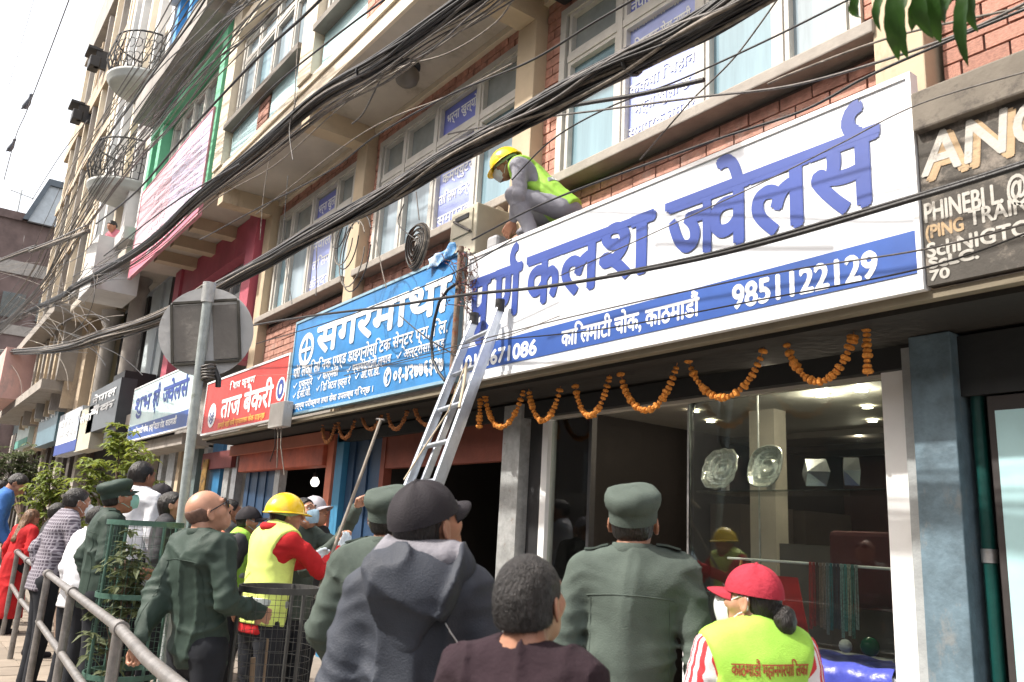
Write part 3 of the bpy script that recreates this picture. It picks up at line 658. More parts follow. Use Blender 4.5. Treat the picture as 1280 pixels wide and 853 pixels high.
# overhang: soffit slab, fascia, upper storey
box('soffit_slab', SOFFIT, -11.95, 8, YU + .02, YW + .5, Zs, Zs + .16, ob)
box('fascia', CREAM2, -11.96, 8.01, YU - .02, YU + .02, Zs - .03, Zs + .22, ob, .006); box('fascia_trim', CREAM2, -11.97, 8.02, YU - .05, YU - .02, Zs + .15, Zs + .25, ob)
box('upper_wall', CREAM2, -11.9, 8, YU + .12, YU + .5, Zs + .16, 16, ob)
for x in (-8.48, -11.7, -5.2, -1.9, 1.4):
    box('pillar', CREAM2, x - .2, x + .2, YU - .08, YU + .3, Zs + .25, 13, ob)
def upper_bay(a, b, z):
    box('window_ledge', mat('ledge_dark', (.22, .2, .18), .9), a, b, YU - .12, YU + .12, z + .50, z + .58, ob)
    w3 = (b - a)
    box('panel', CYANP, a + .02, a + w3 * .40, YU + .03, YU + .12, z - .02, z + .50, ob); box('panel', CYANP, a + w3 * .57, b - .02, YU + .031, YU + .12, z - .02, z + .50, ob)
    brick_wall(ob, a + w3 * .41, a + w3 * .56, z, z + .50, YU + .02)
    window(ob, a, b, z + .60, z + 2.05, YU + .04, (.25, .5, .75), z + 1.6, [PANE2, PANE, PANE2], [PANE2])
    box('lintel', CREAM2, a, b, YU - .1, YU + .11, z + 2.06, z + 2.3, ob)
for z in (6.64, 9.85):
    for a, b in ((-11.48, -8.7), (-8.26, -5.42), (-4.98, -2.12)): upper_bay(a, b, z)
box('soffit_slab', SOFFIT, -11.95, 8, YU - .7, YU + .2, 9.5, 9.66, ob)
# round ceiling lamp under the overhang
cl = thing('ceiling_lamp', 'round dusty globe lamp hanging from the soffit under the brick building overhang', 'lamp', (-7.0, 3.6, 6.2))
MB().lathe([(.001, .0), (.13, 0), (.13, -.04), (.10, -.05), (.001, -.05)], 24, (-7.0, 3.55, Zs)).build('mount', DGREY, cl)
MB().lathe([(.09, -.05), (.125, -.09), (.13, -.15), (.11, -.21), (.06, -.25), (.001, -.26)], 24, (-7.0, 3.55, Zs)).build('globe', mat('dusty_globe', (.16, .14, .12), .5), cl)
db = thing('outdoor_unit', 'dark grey metal box fixed over the tall window at the top of the picture', 'air conditioner', (-4.75, 3.8, 6.2)); box('casing', BLACKP, -4.95, -4.2, 3.62, 3.98, 6.16, 6.66, db, .02)
# ledge the signs stand on (canopy) and dark fascia beneath
box('rear_wall', CONC, -11.9, 8, 8.6, 8.8, 0, 6.4, ob); cn = box('canopy', mat('canopy_brown', (.02, .018, .016), .9), -12.0, 8, 3.47, 4.05, 2.66, 2.72, ob); box('canopy_edge', mat('canopy_edge', (.20, .17, .12), .8), -12.0, 8, 3.41, 3.468, 2.685, 2.722, ob)
box('shop_fascia', mat('fascia_dark', (.018, .02, .022), .6, scale=3), -8.6, -2.03, 3.93, 4.1, 2.52, 2.64, ob); box('shop_fascia', mat('fascia_dark', (.03, .03, .03)), -2.03, 8, 3.93, 4.1, 2.35, 2.64, ob)
box('back_fascia', CONC, -11.9, 8, 4.02, 4.3, 2.722, 3.7, ob)
# ================================================================ SIGNS
def sign(name, label, x0, x1, z0, z1, Y, m, frame=STEEL, th=.05, fw=.022, cat='sign'):
    t = thing(name, label, cat, ((x0 + x1) / 2, Y, z0))
    n = 60; k = 14; vs = []; fs = []          # flex sheet with slight waves
    for j in range(k + 1):
        for i in range(n + 1):
            x = x0 + .01 + (x1 - x0 - .02) * i / n; z = z0 + .01 + (z1 - z0 - .02) * j / k; e = min(i, n - i, 4) / 4 * min(j, k - j, 3) / 3
            vs.append((x, Y - .002 + e * .0012 * math.sin(x * 3.1 + z * 7) - e * .0, z))
    for j in range(k):
        for i in range(n): q = j * (n + 1) + i; fs.append((q, q + 1, q + n + 2, q + n + 1))
    MB().add(vs, fs, True).build('banner', m, t)
    box('backing', STEEL, x0 + .004, x1 - .004, Y + .004, Y + th, z0 + .004, z1 - .004, t)
    f = MB(); f.box(x0 - fw * .3, x1 + fw * .3, Y - .012, Y + th + .002, z1 - fw, z1 + fw * .2); f.box(x0 - fw * .3, x1 + fw * .3, Y - .012, Y + th + .002, z0 - fw * .2, z0 + fw)
    f.box(x0 - fw * .3, x0 + fw * .7, Y - .012, Y + th + .002, z0 + fw, z1 - fw); f.box(x1 - fw * .7, x1 + fw * .3, Y - .012, Y + th + .002, z0 + fw, z1 - fw); f.build('frame', frame, t)
    return t
LY = 3.38 - .0074
s1 = sign('shop_sign', 'long white shop sign with big blue lettering under the crouching worker', -5.27, -1.67, 2.725, 3.755, 3.38, WHITEFLEX, WHITE)
box('blue_stripe', BLUEBAND, -5.255, -1.682, 3.3735, 3.3745, 2.80, 2.995, s1)
T_ = .014
lettering(s1, 'पूर', -5.20, -4.72, 3.21, 3.52, LY, NAVY, T_) if 0 else None
lettering(s1, 'पू', -5.21, -4.90, 3.16, 3.53, LY, NAVY, .018); lettering(s1, 'ण^', -4.885, -4.56, 3.17, 3.535, LY, NAVY, .018)
MB().add(*ribbon2([], 0)).build('lettering', NAVY, s1) if 0 else None
lettering(s1, 'क', -4.48, -4.12, 3.19, 3.545, LY, NAVY, .018); lettering(s1, 'ल', -4.11, -3.72, 3.19, 3.545, LY, NAVY, .018); lettering(s1, 'श', -3.71, -3.25, 3.19, 3.55, LY, NAVY, .018)
lettering(s1, '~जवे', -3.13, -2.56, 3.19, 3.55, LY, NAVY, .018); lettering(s1, 'ल', -2.55, -2.20, 3.19, 3.55, LY, NAVY, .018); lettering(s1, 'स^', -2.19, -1.84, 3.19, 3.55, LY, NAVY, .018)
def headband(parent, a, b, z, w, m, Y=LY): box('lettering', m, a, b, Y - .0019, Y - .0015, z - w, z, parent)
headband(s1, -5.23, -4.55, 3.548, .05, NAVY); headband(s1, -4.50, -3.26, 3.563, .05, NAVY); headband(s1, -3.16, -1.82, 3.568, .05, NAVY)
lettering(s1, 'कालिमाटी चोक, काठमाडौं', -4.07, -2.90, 2.835, 2.935, LY, WTEXT, .004)
lettering(s1, '9851122129', -2.67, -1.87, 2.825, 2.955, LY, WTEXT, .006, latin=True); lettering(s1, '01-4671086', -5.22, -4.34, 2.825, 2.935, LY, WTEXT, .006, latin=True)
s2 = sign('clinic_sign', 'bright blue clinic sign with white lettering left of the ladder, under the air conditioner', -8.82, -5.40, 2.76, 3.84, 3.38, SKYBLUE, mat('sign_edge_blue', (.25, .4, .5), .5))
lettering(s2, 'सगरमाथा', -8.18, -5.52, 3.38, 3.66, LY, WTEXT, .016)
mb = MB(); mb.lathe([(.0, 0)], 3); lg = MB()
vs, fs = ribbon2([(-8.45 + .17 * math.cos(t), 3.47 + .16 * math.sin(t)) for t in np.linspace(0, 2 * math.pi, 24)], .06); lg.add([(x, LY, z) for x, z in vs], fs); lg.box(-8.47, -8.43, LY - .002, LY - .001, 3.33, 3.61); lg.box(-8.57, -8.33, LY - .004, LY - .003, 3.45, 3.49); lg.build('emblem', WTEXT, s2)
lettering(s2, 'पोलिक्लिनिक एण्ड डाइग्नोस्टिक सेन्टर प्रा. लि.', -8.74, -5.52, 3.18, 3.28, LY, WTEXT, .003)
TXTS = [('✓ एक्सरे', -8.70, -8.18, 3.05), ('✓ फार्मेसी', -8.05, -7.55, 3.07), ('✓ प्याथोलोजी ल्याब', -7.35, -6.45, 3.06), ('✓ अल्ट्रासाउण्ड', -6.35, -5.55, 3.06), ('✓ ई.सी.जी.', -8.68, -8.2, 2.94), ('✓ डिजिटल एक्स रे', -8.05, -7.25, 2.95), ('✓ ओ.पी.डी.', -7.15, -6.65, 2.97)]
for t_, a, b, z in TXTS: lettering(s2, t_, a, b, z, z + .07, LY, WTEXT, .002)
lettering(s2, '✆ ०१-४२७७६३२७', -6.55, -5.55, 2.86, 2.975, LY, WTEXT, .007); lettering(s2, 'स्वास्थ्य परीक्षण तथा सेवा उपलब्ध गरिन्छ ।', -8.72, -6.75, 2.82, 2.875, LY, WTEXT, .002)
tag(s2, kind=None)
lv = thing('cloth_banner', 'crumpled blue and white banner strip over the corner of the clinic sign', 'banner', (-5.7, 3.3, 3.6))
vs = []; fs = []
for i in range(15):
    for j in range(8):
        x = -5.88 + .42 * i / 14; z = 3.88 - .11 * j / 7; vs.append((x, 3.345 + .015 * math.sin(i * .9 + j * .6), z + .05 * i / 14 + .012 * math.sin(i * .7)))
for i in range(14):
    for j in range(7): q = i * 8 + j; fs.append((q, q + 1, q + 9, q + 8))
mo = MB().add(vs, fs, True).build('cloth', mat('blue_white_cloth', (.10, .30, .62), .6, var=.2, scale=6, stain=((.6, .7, .8), 5, .5, 1)), lv); mo.modifiers.new('s', 'SOLIDIFY').thickness = .004
s3 = sign('bakery_sign', 'red bakery sign with white lettering behind the grey post', -11.98, -8.90, 2.745, 3.50, 3.38, REDFLEX, WHITE)
lettering(s3, 'ताज बेकरी', -11.2, -9.32, 2.93, 3.17, LY, WTEXT, .012); lettering(s3, 'शिव कृष्ण', -10.95, -10.0, 3.29, 3.37, LY, WTEXT, .004)
lettering(s3, 'हाम्रो यहाँ सबै प्रकारका केक पाइन्छ', -11.25, -9.5, 2.80, 2.86, LY, mat('print_orange', (.85, .45, .1), .5, var=0, bump=0), .003)
for xx, rr, zz in ((-11.58, .17, 3.0), (-9.08, .14, 3.1)):
    MB().add([(xx, LY, zz)] + [(xx + rr * math.cos(2 * math.pi * k / 24), LY, zz + rr * math.sin(2 * math.pi * k / 24)) for k in range(24)], [(0, 1 + k, 1 + (k + 1) % 24) for k in range(24)]).build('emblem', WTEXT, s3)
mb = MB()
for i in range(3): vs, fs = ribbon2([(-11.68, 3.05 - .05 * i), (-11.58, 2.98 - .05 * i), (-11.48, 3.05 - .05 * i)], .022); mb.add([(x, LY - .004, z) for x, z in vs], fs)
vs, fs = ribbon2([(-9.08 + .07 * math.cos(t), 3.1 + .09 * math.sin(t)) for t in np.linspace(0, 6.28, 16)], .05); mb.add([(x, LY - .004, z) for x, z in vs], fs)
mb.build('emblem_mark', NAVY, s3)
CYW = mat('white_cyan_flex', (.62, .78, .80), .45, scale=1.0, stain=((.22, .50, .56), 1.2, .52, .6))
s4 = sign('jewellery_sign', 'white and sea green sign with dark blue lettering, left of the red bakery sign', -16.7, -12.75, 2.92, 3.93, 3.38, CYW, WHITE)
box('blue_strip', BLUEBAND, -16.68, -12.77, 3.3735, 3.3745, 2.94, 3.20, s4)
lettering(s4, 'शुभ', -16.45, -15.3, 3.44, 3.70, LY, NAVY, .016); lettering(s4, 'श्री', -15.15, -14.72, 3.44, 3.72, LY, NAVY, .016); lettering(s4, '~जवेलस^', -14.5, -13.0, 3.44, 3.70, LY, NAVY, .016); lettering(s4, 'कालिमाटी चोक, हस्पिटल रोड, काठमाडौं', -16.3, -13.4, 3.03, 3.12, LY, WTEXT, .006)
ANGM = mat('weathered_black_board', (.075, .068, .06), .9, scale=8, stain=((.27, .235, .20), 4, .50, 1)); CHALK = mat('faded_white_lettering', (.45, .435, .40), .8, scale=9, stain=((.2, .18, .16), 9, .54, 1)); OCHRE = mat('faded_ochre_lettering', (.42, .30, .18), .8, scale=9, stain=((.1, .09, .08), 12, .58, 1))
s5 = thing('painted_sign', 'weathered black board with hand painted white capital letters at the right edge', 'sign', (-1.2, 3.4, 2.73))
box('board', ANGM, -1.655, .9, 3.385, 3.44, 2.735, 3.62, s5); box('top_strip', mat('weathered_ledge', (.17, .15, .125), .95, scale=6, stain=((.07, .06, .055), 5, .52, 1)), -1.655, .9, 3.34, 3.44, 3.44, 3.63, s5, .01)
lettering(s5, 'ANGEL', -1.645, -.86, 3.235, 3.43, 3.3805, CHALK, .005, latin=True, shear=.03); lettering(s5, 'ANGEL', -1.62, -.835, 3.21, 3.415, 3.3825, OCHRE, .010, latin=True, shear=.03)
lettering(s5, 'PHINEBI L.', -1.645, -1.33, 3.02, 3.11, 3.3835, CHALK, .003, latin=True); lettering(s5, '@R', -1.31, -1.19, 3.02, 3.12, 3.3835, CHALK, .003, latin=True)
lettering(s5, '(PING', -1.645, -1.49, 2.945, 3.005, 3.3835, OCHRE, .003, latin=True); lettering(s5, 'TRAINING', -1.465, -1.10, 2.955, 3.025, 3.3835, CHALK, .0025, latin=True)
lettering(s5, 'SchNIGTO UB', -1.645, -1.10, 2.86, 2.925, 3.3835, CHALK, .003, latin=True); lettering(s5, 'ScLC.', -1.64, -1.44, 2.81, 2.855, 3.3835, CHALK, .004, latin=True); lettering(s5, '70', -1.64, -1.56, 2.755, 2.80, 3.3835, CHALK, .003, latin=True)
# garlands
MARI = mat('marigold', (.66, .25, .04), .8, scale=40, var=.3, bump=.5, bscale=120); MARD = mat('dry_marigold', (.40, .16, .06), .9, scale=40, var=.3)
def garland(label, a, b, sag, Y=3.62, m=MARI, hang=None, r=.0225, group='marigold garlands under the shop signs'):
    t = thing('marigold_garland', label, 'garland', ((a[0] + b[0]) / 2, Y, a[1] - sag), group)
    P = []
    for i in range(60):
        q = i / 59; x = a[0] + (b[0] - a[0]) * q; z = a[1] + (b[1] - a[1]) * q - sag * (1 - (2 * q - 1) ** 2) ** .8; P.append(Vector((x, Y, z)))
    L = 0; last = P[0]; fl = MB(); n = 0
    MB().tube(P[::4] + [P[-1]], .003, 4).build('string', MARD, t)
    acc = 0
    for p, q in zip(P[:-1], P[1:]):
        s_ = (q - p).length; acc += s_
        if acc > .023:
            acc = 0; d = (q - p).normalized(); rr = r * random.uniform(.72, 1.25); vs = []
            u = Vector((0, 1, 0)); w = d.cross(u).normalized()
            for (rad, o) in ((.3, -.5), (.85, -.4), (1.0, 0), (.8, .4), (.3, .5)):
                for k in range(8):
                    an = k * math.pi / 4 + n; e = 1 + .12 * math.sin(k * 2.7 + n); vs.append(p + d * (o * rr * 1.0) + (u * math.cos(an) + w * math.sin(an)) * rad * rr * e)
            fs = [(i * 8 + k, i * 8 + (k + 1) % 8, (i + 1) * 8 + (k + 1) % 8, (i + 1) * 8 + k) for i in range(4) for k in range(8)] + [tuple(range(8))[::-1], tuple(range(32, 40))]
            f = MB().add(vs, fs, False).build('flower', m, t); n += 1
GP = [((-5.36, 2.66), (-5.34, 2.62), .0), ((-5.28, 2.66), (-4.78, 2.68), .27), ((-4.73, 2.68), (-4.36, 2.64), .25), ((-4.20, 2.62), (-3.86, 2.67), .24), ((-3.76, 2.65), (-3.28, 2.66), .26), ((-3.19, 2.66), (-2.66, 2.67), .25), ((-2.52, 2.65), (-2.14, 2.66), .22)]
names = ['', 'orange marigold garland hanging just right of the ladder', 'marigold garland looped between the grey post and the white shop frame', 'marigold garland looped over the glass door frame', 'marigold garland looped above the dark shop entrance', 'wide marigold garland hanging above the two silver plates', 'rightmost looped marigold garland, above the ceiling spotlights']
for (a, b, s_), nm in zip(GP[1:], names[1:]): garland(nm, a, b, s_)
garland('short straight strand of marigolds hanging at the right end of the garlands', (-2.075, 2.68), (-2.08, 2.43), 0, r=.022); garland('short straight strand of marigolds hanging beside the ladder', (-5.35, 2.66), (-5.34, 2.40), 0, r=.024)
for (a, b, s_), nm in zip((((-8.36, 2.66), (-8.02, 2.70), .22), ((-7.98, 2.70), (-7.56, 2.70), .22), ((-7.44, 2.71), (-6.98, 2.70), .17), ((-6.9, 2.70), (-6.5, 2.70), .2), ((-6.4, 2.70), (-5.9, 2.66), .18)),
    ('dry garland under the blue sign, nearest the white junction box', 'dry garland under the blue sign, second from its left end', 'dry garland over the tip of the bamboo stick', 'dry garland under the blue sign right of the bamboo stick', 'dry garland half hidden behind the ladder')): garland(nm, a, b, s_, m=MARD, r=.02)
# ================================================================ JEWELLERY SHOP
js = thing('jewellery_shop', 'white framed glass front of the jewellery shop under the long white sign', 'shop front', (-3.6, 4, 0))
GL = glass_mat('shop_glass', (.84, .89, .87), .004)
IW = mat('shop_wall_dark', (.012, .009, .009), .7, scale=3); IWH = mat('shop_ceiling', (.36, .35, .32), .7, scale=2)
box('white_frame', WHITE, -2.21, -2.075, 3.97, 4.12, 0, 2.63, js, .004)
box('display_base', WHITE, -3.53, -2.211, 3.96, 4.72, 0, 1.04, js, .004)
box('top_panel', mat('grey_header', (.44, .42, .38), .7), -4.98, -2.211, 4.0, 4.06, 2.50, 2.63, js)
box('door_frame', WHITE, -5.00, -4.93, 3.99, 4.06, 0, 2.50, js); box('door_frame', BLACKP, -4.47, -4.44, 4.0, 4.05, 0, 2.50, js)
box('glass_door', GL, -4.92, -4.475, 4.02, 4.03, 0.05, 2.49, js); box('display_glass', GL, -3.52, -2.215, 4.0, 4.012, 1.05, 2.49, js)
box('glass_joint', STEEL, -3.535, -3.52, 4.0, 4.02, 1.05, 2.49, js); box('glass_joint', GALV, -3.30, -3.292, 4.40, 4.41, 1.05, 2.6, js); box('handle', STEEL, -4.52, -4.50, 3.95, 3.975, .95, 1.35, js)
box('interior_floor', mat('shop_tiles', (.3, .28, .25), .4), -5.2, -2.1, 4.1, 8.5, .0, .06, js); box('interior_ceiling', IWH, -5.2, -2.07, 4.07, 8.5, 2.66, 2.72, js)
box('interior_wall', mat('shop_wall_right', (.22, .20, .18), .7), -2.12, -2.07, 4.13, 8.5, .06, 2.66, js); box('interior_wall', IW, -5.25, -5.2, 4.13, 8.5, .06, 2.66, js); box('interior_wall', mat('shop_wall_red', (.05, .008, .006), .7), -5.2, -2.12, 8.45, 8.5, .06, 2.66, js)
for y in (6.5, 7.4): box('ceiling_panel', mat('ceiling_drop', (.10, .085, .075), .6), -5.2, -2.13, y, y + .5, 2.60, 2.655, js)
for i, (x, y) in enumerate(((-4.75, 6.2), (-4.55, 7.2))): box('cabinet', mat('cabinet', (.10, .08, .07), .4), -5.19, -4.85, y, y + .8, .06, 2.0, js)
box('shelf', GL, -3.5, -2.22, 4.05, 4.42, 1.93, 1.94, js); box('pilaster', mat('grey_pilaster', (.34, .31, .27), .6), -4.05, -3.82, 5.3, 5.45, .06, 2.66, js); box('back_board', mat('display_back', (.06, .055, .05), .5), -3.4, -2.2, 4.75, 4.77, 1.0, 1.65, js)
CABN = mat('counter_wood', (.12, .06, .03), .4)
box('counter', CABN, -4.4, -3.6, 6.2, 6.8, .06, 1.1, js, .01)
LAMP = mat('lamp_lit', (1, .9, .7), emit=(1, .85, .6), es=40, var=0, bump=0)
for i, (x, y) in enumerate(((-3.19, 4.96), (-2.89, 4.95), (-3.2, 5.55), (-3.51, 6.15), (-4.35, 5.0), (-3.9, 6.6), (-4.6, 5.5), (-3.0, 4.12))):
    t = thing('downlight', ['lit ceiling spotlight in the display window, leftmost of the four', 'lit ceiling spotlight nearest the white frame, top one', 'lit ceiling spotlight second from the top by the frame', 'lit ceiling spotlight lowest by the frame', 'ceiling spotlight deeper inside the shop', 'ceiling spotlight above the shop counter', 'ceiling spotlight behind the glass door', 'ceiling spotlight right above the silver plates'][i], 'lamp', (x, y, 2.65), 'ceiling spotlights in the jewellery shop')
    MB().lathe([(.001, 0), (.035, 0)], 16, (x, y, 2.655 - .012)).build('lens', LAMP, t); MB().lathe([(.035, -.002), (.048, -.004), (.05, 0), (.035, 0)], 16, (x, y, 2.655 - .010)).build('ring', STEEL, t)
for (x, y, z, e) in ((-3.19, 4.96, 2.62, 9), (-2.89, 4.95, 2.62, 5), (-3.9, 6.6, 2.58, 2), (-3.0, 4.12, 2.62, 9)):
    l = bpy.data.lights.new('spot_light', 'POINT'); l.energy = e; l.color = (1, .86, .66); l.shadow_soft_size = .03; lo_ = bpy.data.objects.new('spot_light', l); COL.objects.link(lo_); lo_.location = (x, y, z)
SIL = mat('silver_plate', (.86, .88, .82), .24, .8, scale=30, var=.10, bump=.35, bscale=55)
def plate(x, z, a, b, label, fl):
    t = thing('silver_plate', label, 'plate', (x, 4.16, z - b), 'silver plates in the display window'); vs = []; fs = []; n = 48; pr = [(.0, .012), (.22, .014), (.26, .006), (.33, .006), (.37, .018), (.6, .018), (.68, .004), (.74, .008), (.86, 0), (.93, -.010), (.97, -.012), (1.0, -.006)]
    for r_, y in pr:
        for k in range(n):
            ph = 2 * math.pi * k / n; e = 1 + (fl * math.cos(12 * ph) if r_ > .8 else 0); sq = (abs(math.cos(ph)) ** 4 + abs(math.sin(ph)) ** 4) ** -.12; vs.append((x + r_ * a * e * sq * math.cos(ph) * .93, 4.16 + y * 1.6 + .32 * r_ * b * math.sin(ph) + (.006 * math.cos(24 * ph) if .8 < r_ < .95 else 0), z + r_ * b * e * sq * math.sin(ph) * .93))
    for i in range(len(pr) - 1):
        for k in range(n): fs.append((i * n + k, i * n + (k + 1) % n, (i + 1) * n + (k + 1) % n, (i + 1) * n + k))
    MB().add(vs, fs, True).build('dish', SIL, t); box('stand', STEEL, x - .02, x + .02, 4.19, 4.22, z - b - .005, z, t)
plate(-3.40, 2.085, .145, .14, 'scalloped silver plate on the left of the display shelf', .03); plate(-3.06, 2.09, .13, .14, 'smooth oval silver plate standing second on the display shelf', 0)
for x, w, lb in ((-2.74, .105, 'faceted silver hexagonal box on the glass shelf'), (-2.52, .065, 'small faceted silver vase next to the hexagonal box')):
    t = thing('silver_box', lb, 'silverware', (x, 4.2, 1.945)); vs = [(x + w * math.cos(k * math.pi / 3), 4.16 + .04 * (k % 2), 2.045 + .088 * math.sin(k * math.pi / 3)) for k in range(6)] + [(x, 4.10, 2.045), (x, 4.26, 2.045)]
    fs = [(k, 6, (k + 1) % 6) for k in range(6)] + [((k + 1) % 6, 7, k) for k in range(6)]; MB().add(vs, fs).build('body', mat('faceted_silver', (.80, .82, .86), .2, .8, bump=0), t)
rk = thing('display_rail', 'brass and white display stand with a horizontal bar holding bead necklaces', 'display stand', (-2.9, 4.3, 1.04)); MB().tube([(-3.52 + .02, 4.35, 1.54), (-2.23, 4.35, 1.54)], .008, 8).build('bar', WHITE, rk); MB().tube([(-3.42, 4.25, 1.06), (-3.40, 4.36, 1.54)], .01, 8).build('leg', mat('brass', (.6, .42, .15), .35, .8), rk)
cols = [(.6, .03, .03), (.45, .02, .03), (.12, .03, .03), (.35, .22, .18), (.4, .3, .28), (.25, .3, .33), (.05, .25, .3), (.03, .05, .09), (.06, .07, .12), (.35, .55, .55), (.12, .42, .42), (.55, .6, .5), (.1, .3, .28), (.4, .5, .5)]
for i, c in enumerate(cols):
    x = -2.90 + .022 * i; t = MB(); zb = 1.17 + random.uniform(-.02, .04)
    for dx in (-.004, .005):
        t.tube([(x + dx, 4.34, 1.55), (x + dx * 1.6, 4.335, 1.36), (x + dx + .003 * math.sin(i), 4.33, zb)], .0045, 6)
    o = t.build('bead_necklace', mat('beads_%d' % i, c, .35, scale=120, var=.5, bump=.8, bscale=300), None); tag(o, ['bright red bead necklace at the left end of the bar', 'deep red bead necklace', 'dark maroon bead necklace', 'brown bead necklace', 'pinkish grey bead necklace', 'slate grey bead necklace', 'teal blue bead necklace left of the black ones', 'black bead necklace', 'navy black bead necklace', 'pale turquoise bead necklace', 'bright turquoise bead necklace', 'cream bead necklace', 'sea green bead necklace', 'pale grey green bead necklace at the right end of the bar'][i] + ' in the shop window', 'necklace', 'bead necklaces hanging on the bar')
SATIN = mat('blue_satin', (.05, .065, .36), .35, var=.2, scale=5, bump=.8, bscale=9)
vs = []; fs = []
for i in range(25):
    for j in range(12):
        x = -2.86 + .64 * i / 24; q = j / 11; y = 4.35 - .42 * min(1, q * 1.6) - .0; z = 1.075 - max(0, q - .55) * .38 + .006 * math.sin(i * .8 + j * .3); y = y if q < .6 else 3.935 - .008 * math.sin(i * 1.3); vs.append((x + .01 * math.sin(j), y, z))
for i in range(24):
    for j in range(11): q = i * 12 + j; fs.append((q, q + 12, q + 13, q + 1))
o = MB().add(vs, fs, True).build('satin_cloth', SATIN); tag(o, 'shiny blue satin cloth draped over the white display base', 'cloth')
o = MB().box(-3.4, -2.95, 4.05, 4.4, 1.045, 1.06).build('satin_cloth', SATIN, bevel=.004); tag(o, 'flat blue satin cloth with small silverware behind the red cap', 'cloth')
def ball(x, y, z, r, m, nm, lb): o = MB().lathe([(.001, r), (r * .5, r * .866), (r * .866, r * .5), (r, 0), (r * .866, -r * .5), (r * .5, -r * .866), (.001, -r)], 16, (x, y, z)).build(nm, m); tag(o, lb, 'ornament'); return o
ball(-2.64, 4.25, 1.125, .035, WHITE, 'crystal_ball', 'small white crystal ball on the blue cloth'); ball(-2.50, 4.25, 1.14, .05, mat('green_stone', (.01, .14, .07), .15), 'stone_ball', 'dark green stone ball on the blue cloth')
o = MB().lathe([(.001, .11), (.03, .07), (.07, 0), (.001, 0)], 16, (-2.33, 4.3, 1.08)).build('conch_shell', mat('shell_white', (.7, .66, .6), .5)); tag(o, 'cone shaped white shell at the right end of the blue cloth', 'shell')
for i in range(9):
    x = -3.30 + .04 * i; o = MB().lathe([(.001, 0), (.014, 0), (.02, .02), (.012, .035), (.018, .05)], 10, (x, 4.2 + .03 * (i % 3), 1.062)).build('silver_cup', SIL); tag(o, 'tiny silver cup in the row behind the woman in the red cap', 'cup', 'tiny silver cups on the display base')
vs = [(-3.44, 4.4, 1.06), (-2.95, 4.4, 1.06), (-3.1, 4.5, 1.45), (-3.3, 4.5, 1.45)]; o = MB().add(vs, [(0, 1, 2, 3)]).build('red_drape', REDC); o.modifiers.new('s', 'SOLIDIFY').thickness = .01; tag(o, 'red cloth drape standing behind the glass on the left of the display', 'cloth')
o = box('red_drape', mat('red_velvet', (.055, .004, .008), .9), -2.95, -2.45, 4.60, 4.66, 1.3, 1.74, None, .09); tag(o, 'dark red velvet display board behind the bead necklaces', 'display board')
# posts left of the shop, dark shop with the ladder
box('post', GALV, -5.40, -5.17, 3.90, 4.05, 0, 2.63, js); box('post_gap', BLACKP, -5.165, -5.01, 4.0, 4.1, 0, 2.63, js)
ds = thing('red_fronted_shop', 'dark open shop with red timber header behind the ladder', 'shop front', (-6.5, 4, 0))
RT = mat('red_timber', (.20, .05, .03), .7, scale=4)
box('header', RT, -7.55, -5.41, 3.98, 4.06, 2.20, 2.52, ds); box('jamb', RT, -7.62, -7.53, 3.97, 4.06, 0, 2.52, ds)
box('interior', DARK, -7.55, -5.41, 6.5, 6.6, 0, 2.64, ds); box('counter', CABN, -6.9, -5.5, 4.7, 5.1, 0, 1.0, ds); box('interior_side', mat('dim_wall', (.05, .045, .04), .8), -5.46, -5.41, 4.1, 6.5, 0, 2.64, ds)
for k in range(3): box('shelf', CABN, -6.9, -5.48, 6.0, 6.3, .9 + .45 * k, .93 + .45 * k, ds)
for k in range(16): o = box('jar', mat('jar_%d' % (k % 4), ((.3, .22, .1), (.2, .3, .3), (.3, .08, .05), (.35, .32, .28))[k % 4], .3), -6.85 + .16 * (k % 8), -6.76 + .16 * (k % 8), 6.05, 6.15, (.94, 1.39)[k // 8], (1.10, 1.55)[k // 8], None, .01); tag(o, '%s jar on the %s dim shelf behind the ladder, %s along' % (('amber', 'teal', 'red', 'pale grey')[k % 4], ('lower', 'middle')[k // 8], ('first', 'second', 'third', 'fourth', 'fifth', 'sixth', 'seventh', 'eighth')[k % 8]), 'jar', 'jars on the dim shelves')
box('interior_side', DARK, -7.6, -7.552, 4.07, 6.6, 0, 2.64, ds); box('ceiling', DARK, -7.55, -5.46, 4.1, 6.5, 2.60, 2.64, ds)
bd = thing('blue_folding_door', 'dark blue metal folding door between the two open shops', 'door', (-8.1, 4, 0))
for k in range(5): box('panel', DBLUE, -8.42 + .16 * k, -8.27 + .16 * k, 3.99 + .02 * (k % 2), 4.02 + .02 * (k % 2), 0, 2.52, bd)
box('jamb', mat('jamb_blue', (.04, .20, .36), .5), -8.62, -8.44, 3.93, 4.06, 0, 2.62, bd)
bk = thing('bakery_shop', 'bakery front with orange header, open doorway and lit bulb under the red sign', 'shop front', (-10, 4, 0))
box('jamb', mat('orange_jamb', (.55, .17, .10), .6), -8.86, -8.70, 3.93, 4.08, 0, 2.62, bk); box('shutter_box', ORANGE, -11.72, -8.87, 3.88, 4.08, 2.27, 2.62, bk, .01); box('header', mat('orange_pale', (.40, .13, .08), .7), -11.95, -8.7, 3.80, 3.86, 2.50, 2.64, bk)
for k in range(7): box('shutter_panel', DBLUE, -11.65 + .16 * k, -11.5 + .16 * k, 3.98 + .015 * (k % 2), 4.01 + .015 * (k % 2), 0, 2.27, bk)
box('mullion', GALV, -10.5, -10.33, 3.96, 4.06, 0, 2.27, bk); box('interior', DARK, -11.6, -8.9, 6.4, 6.5, 0, 2.64, bk); box('display_case', mat('case_blue', (.12, .2, .3), .4), -9.4, -8.95, 4.6, 5.0, 0, 1.75, bk, .01)
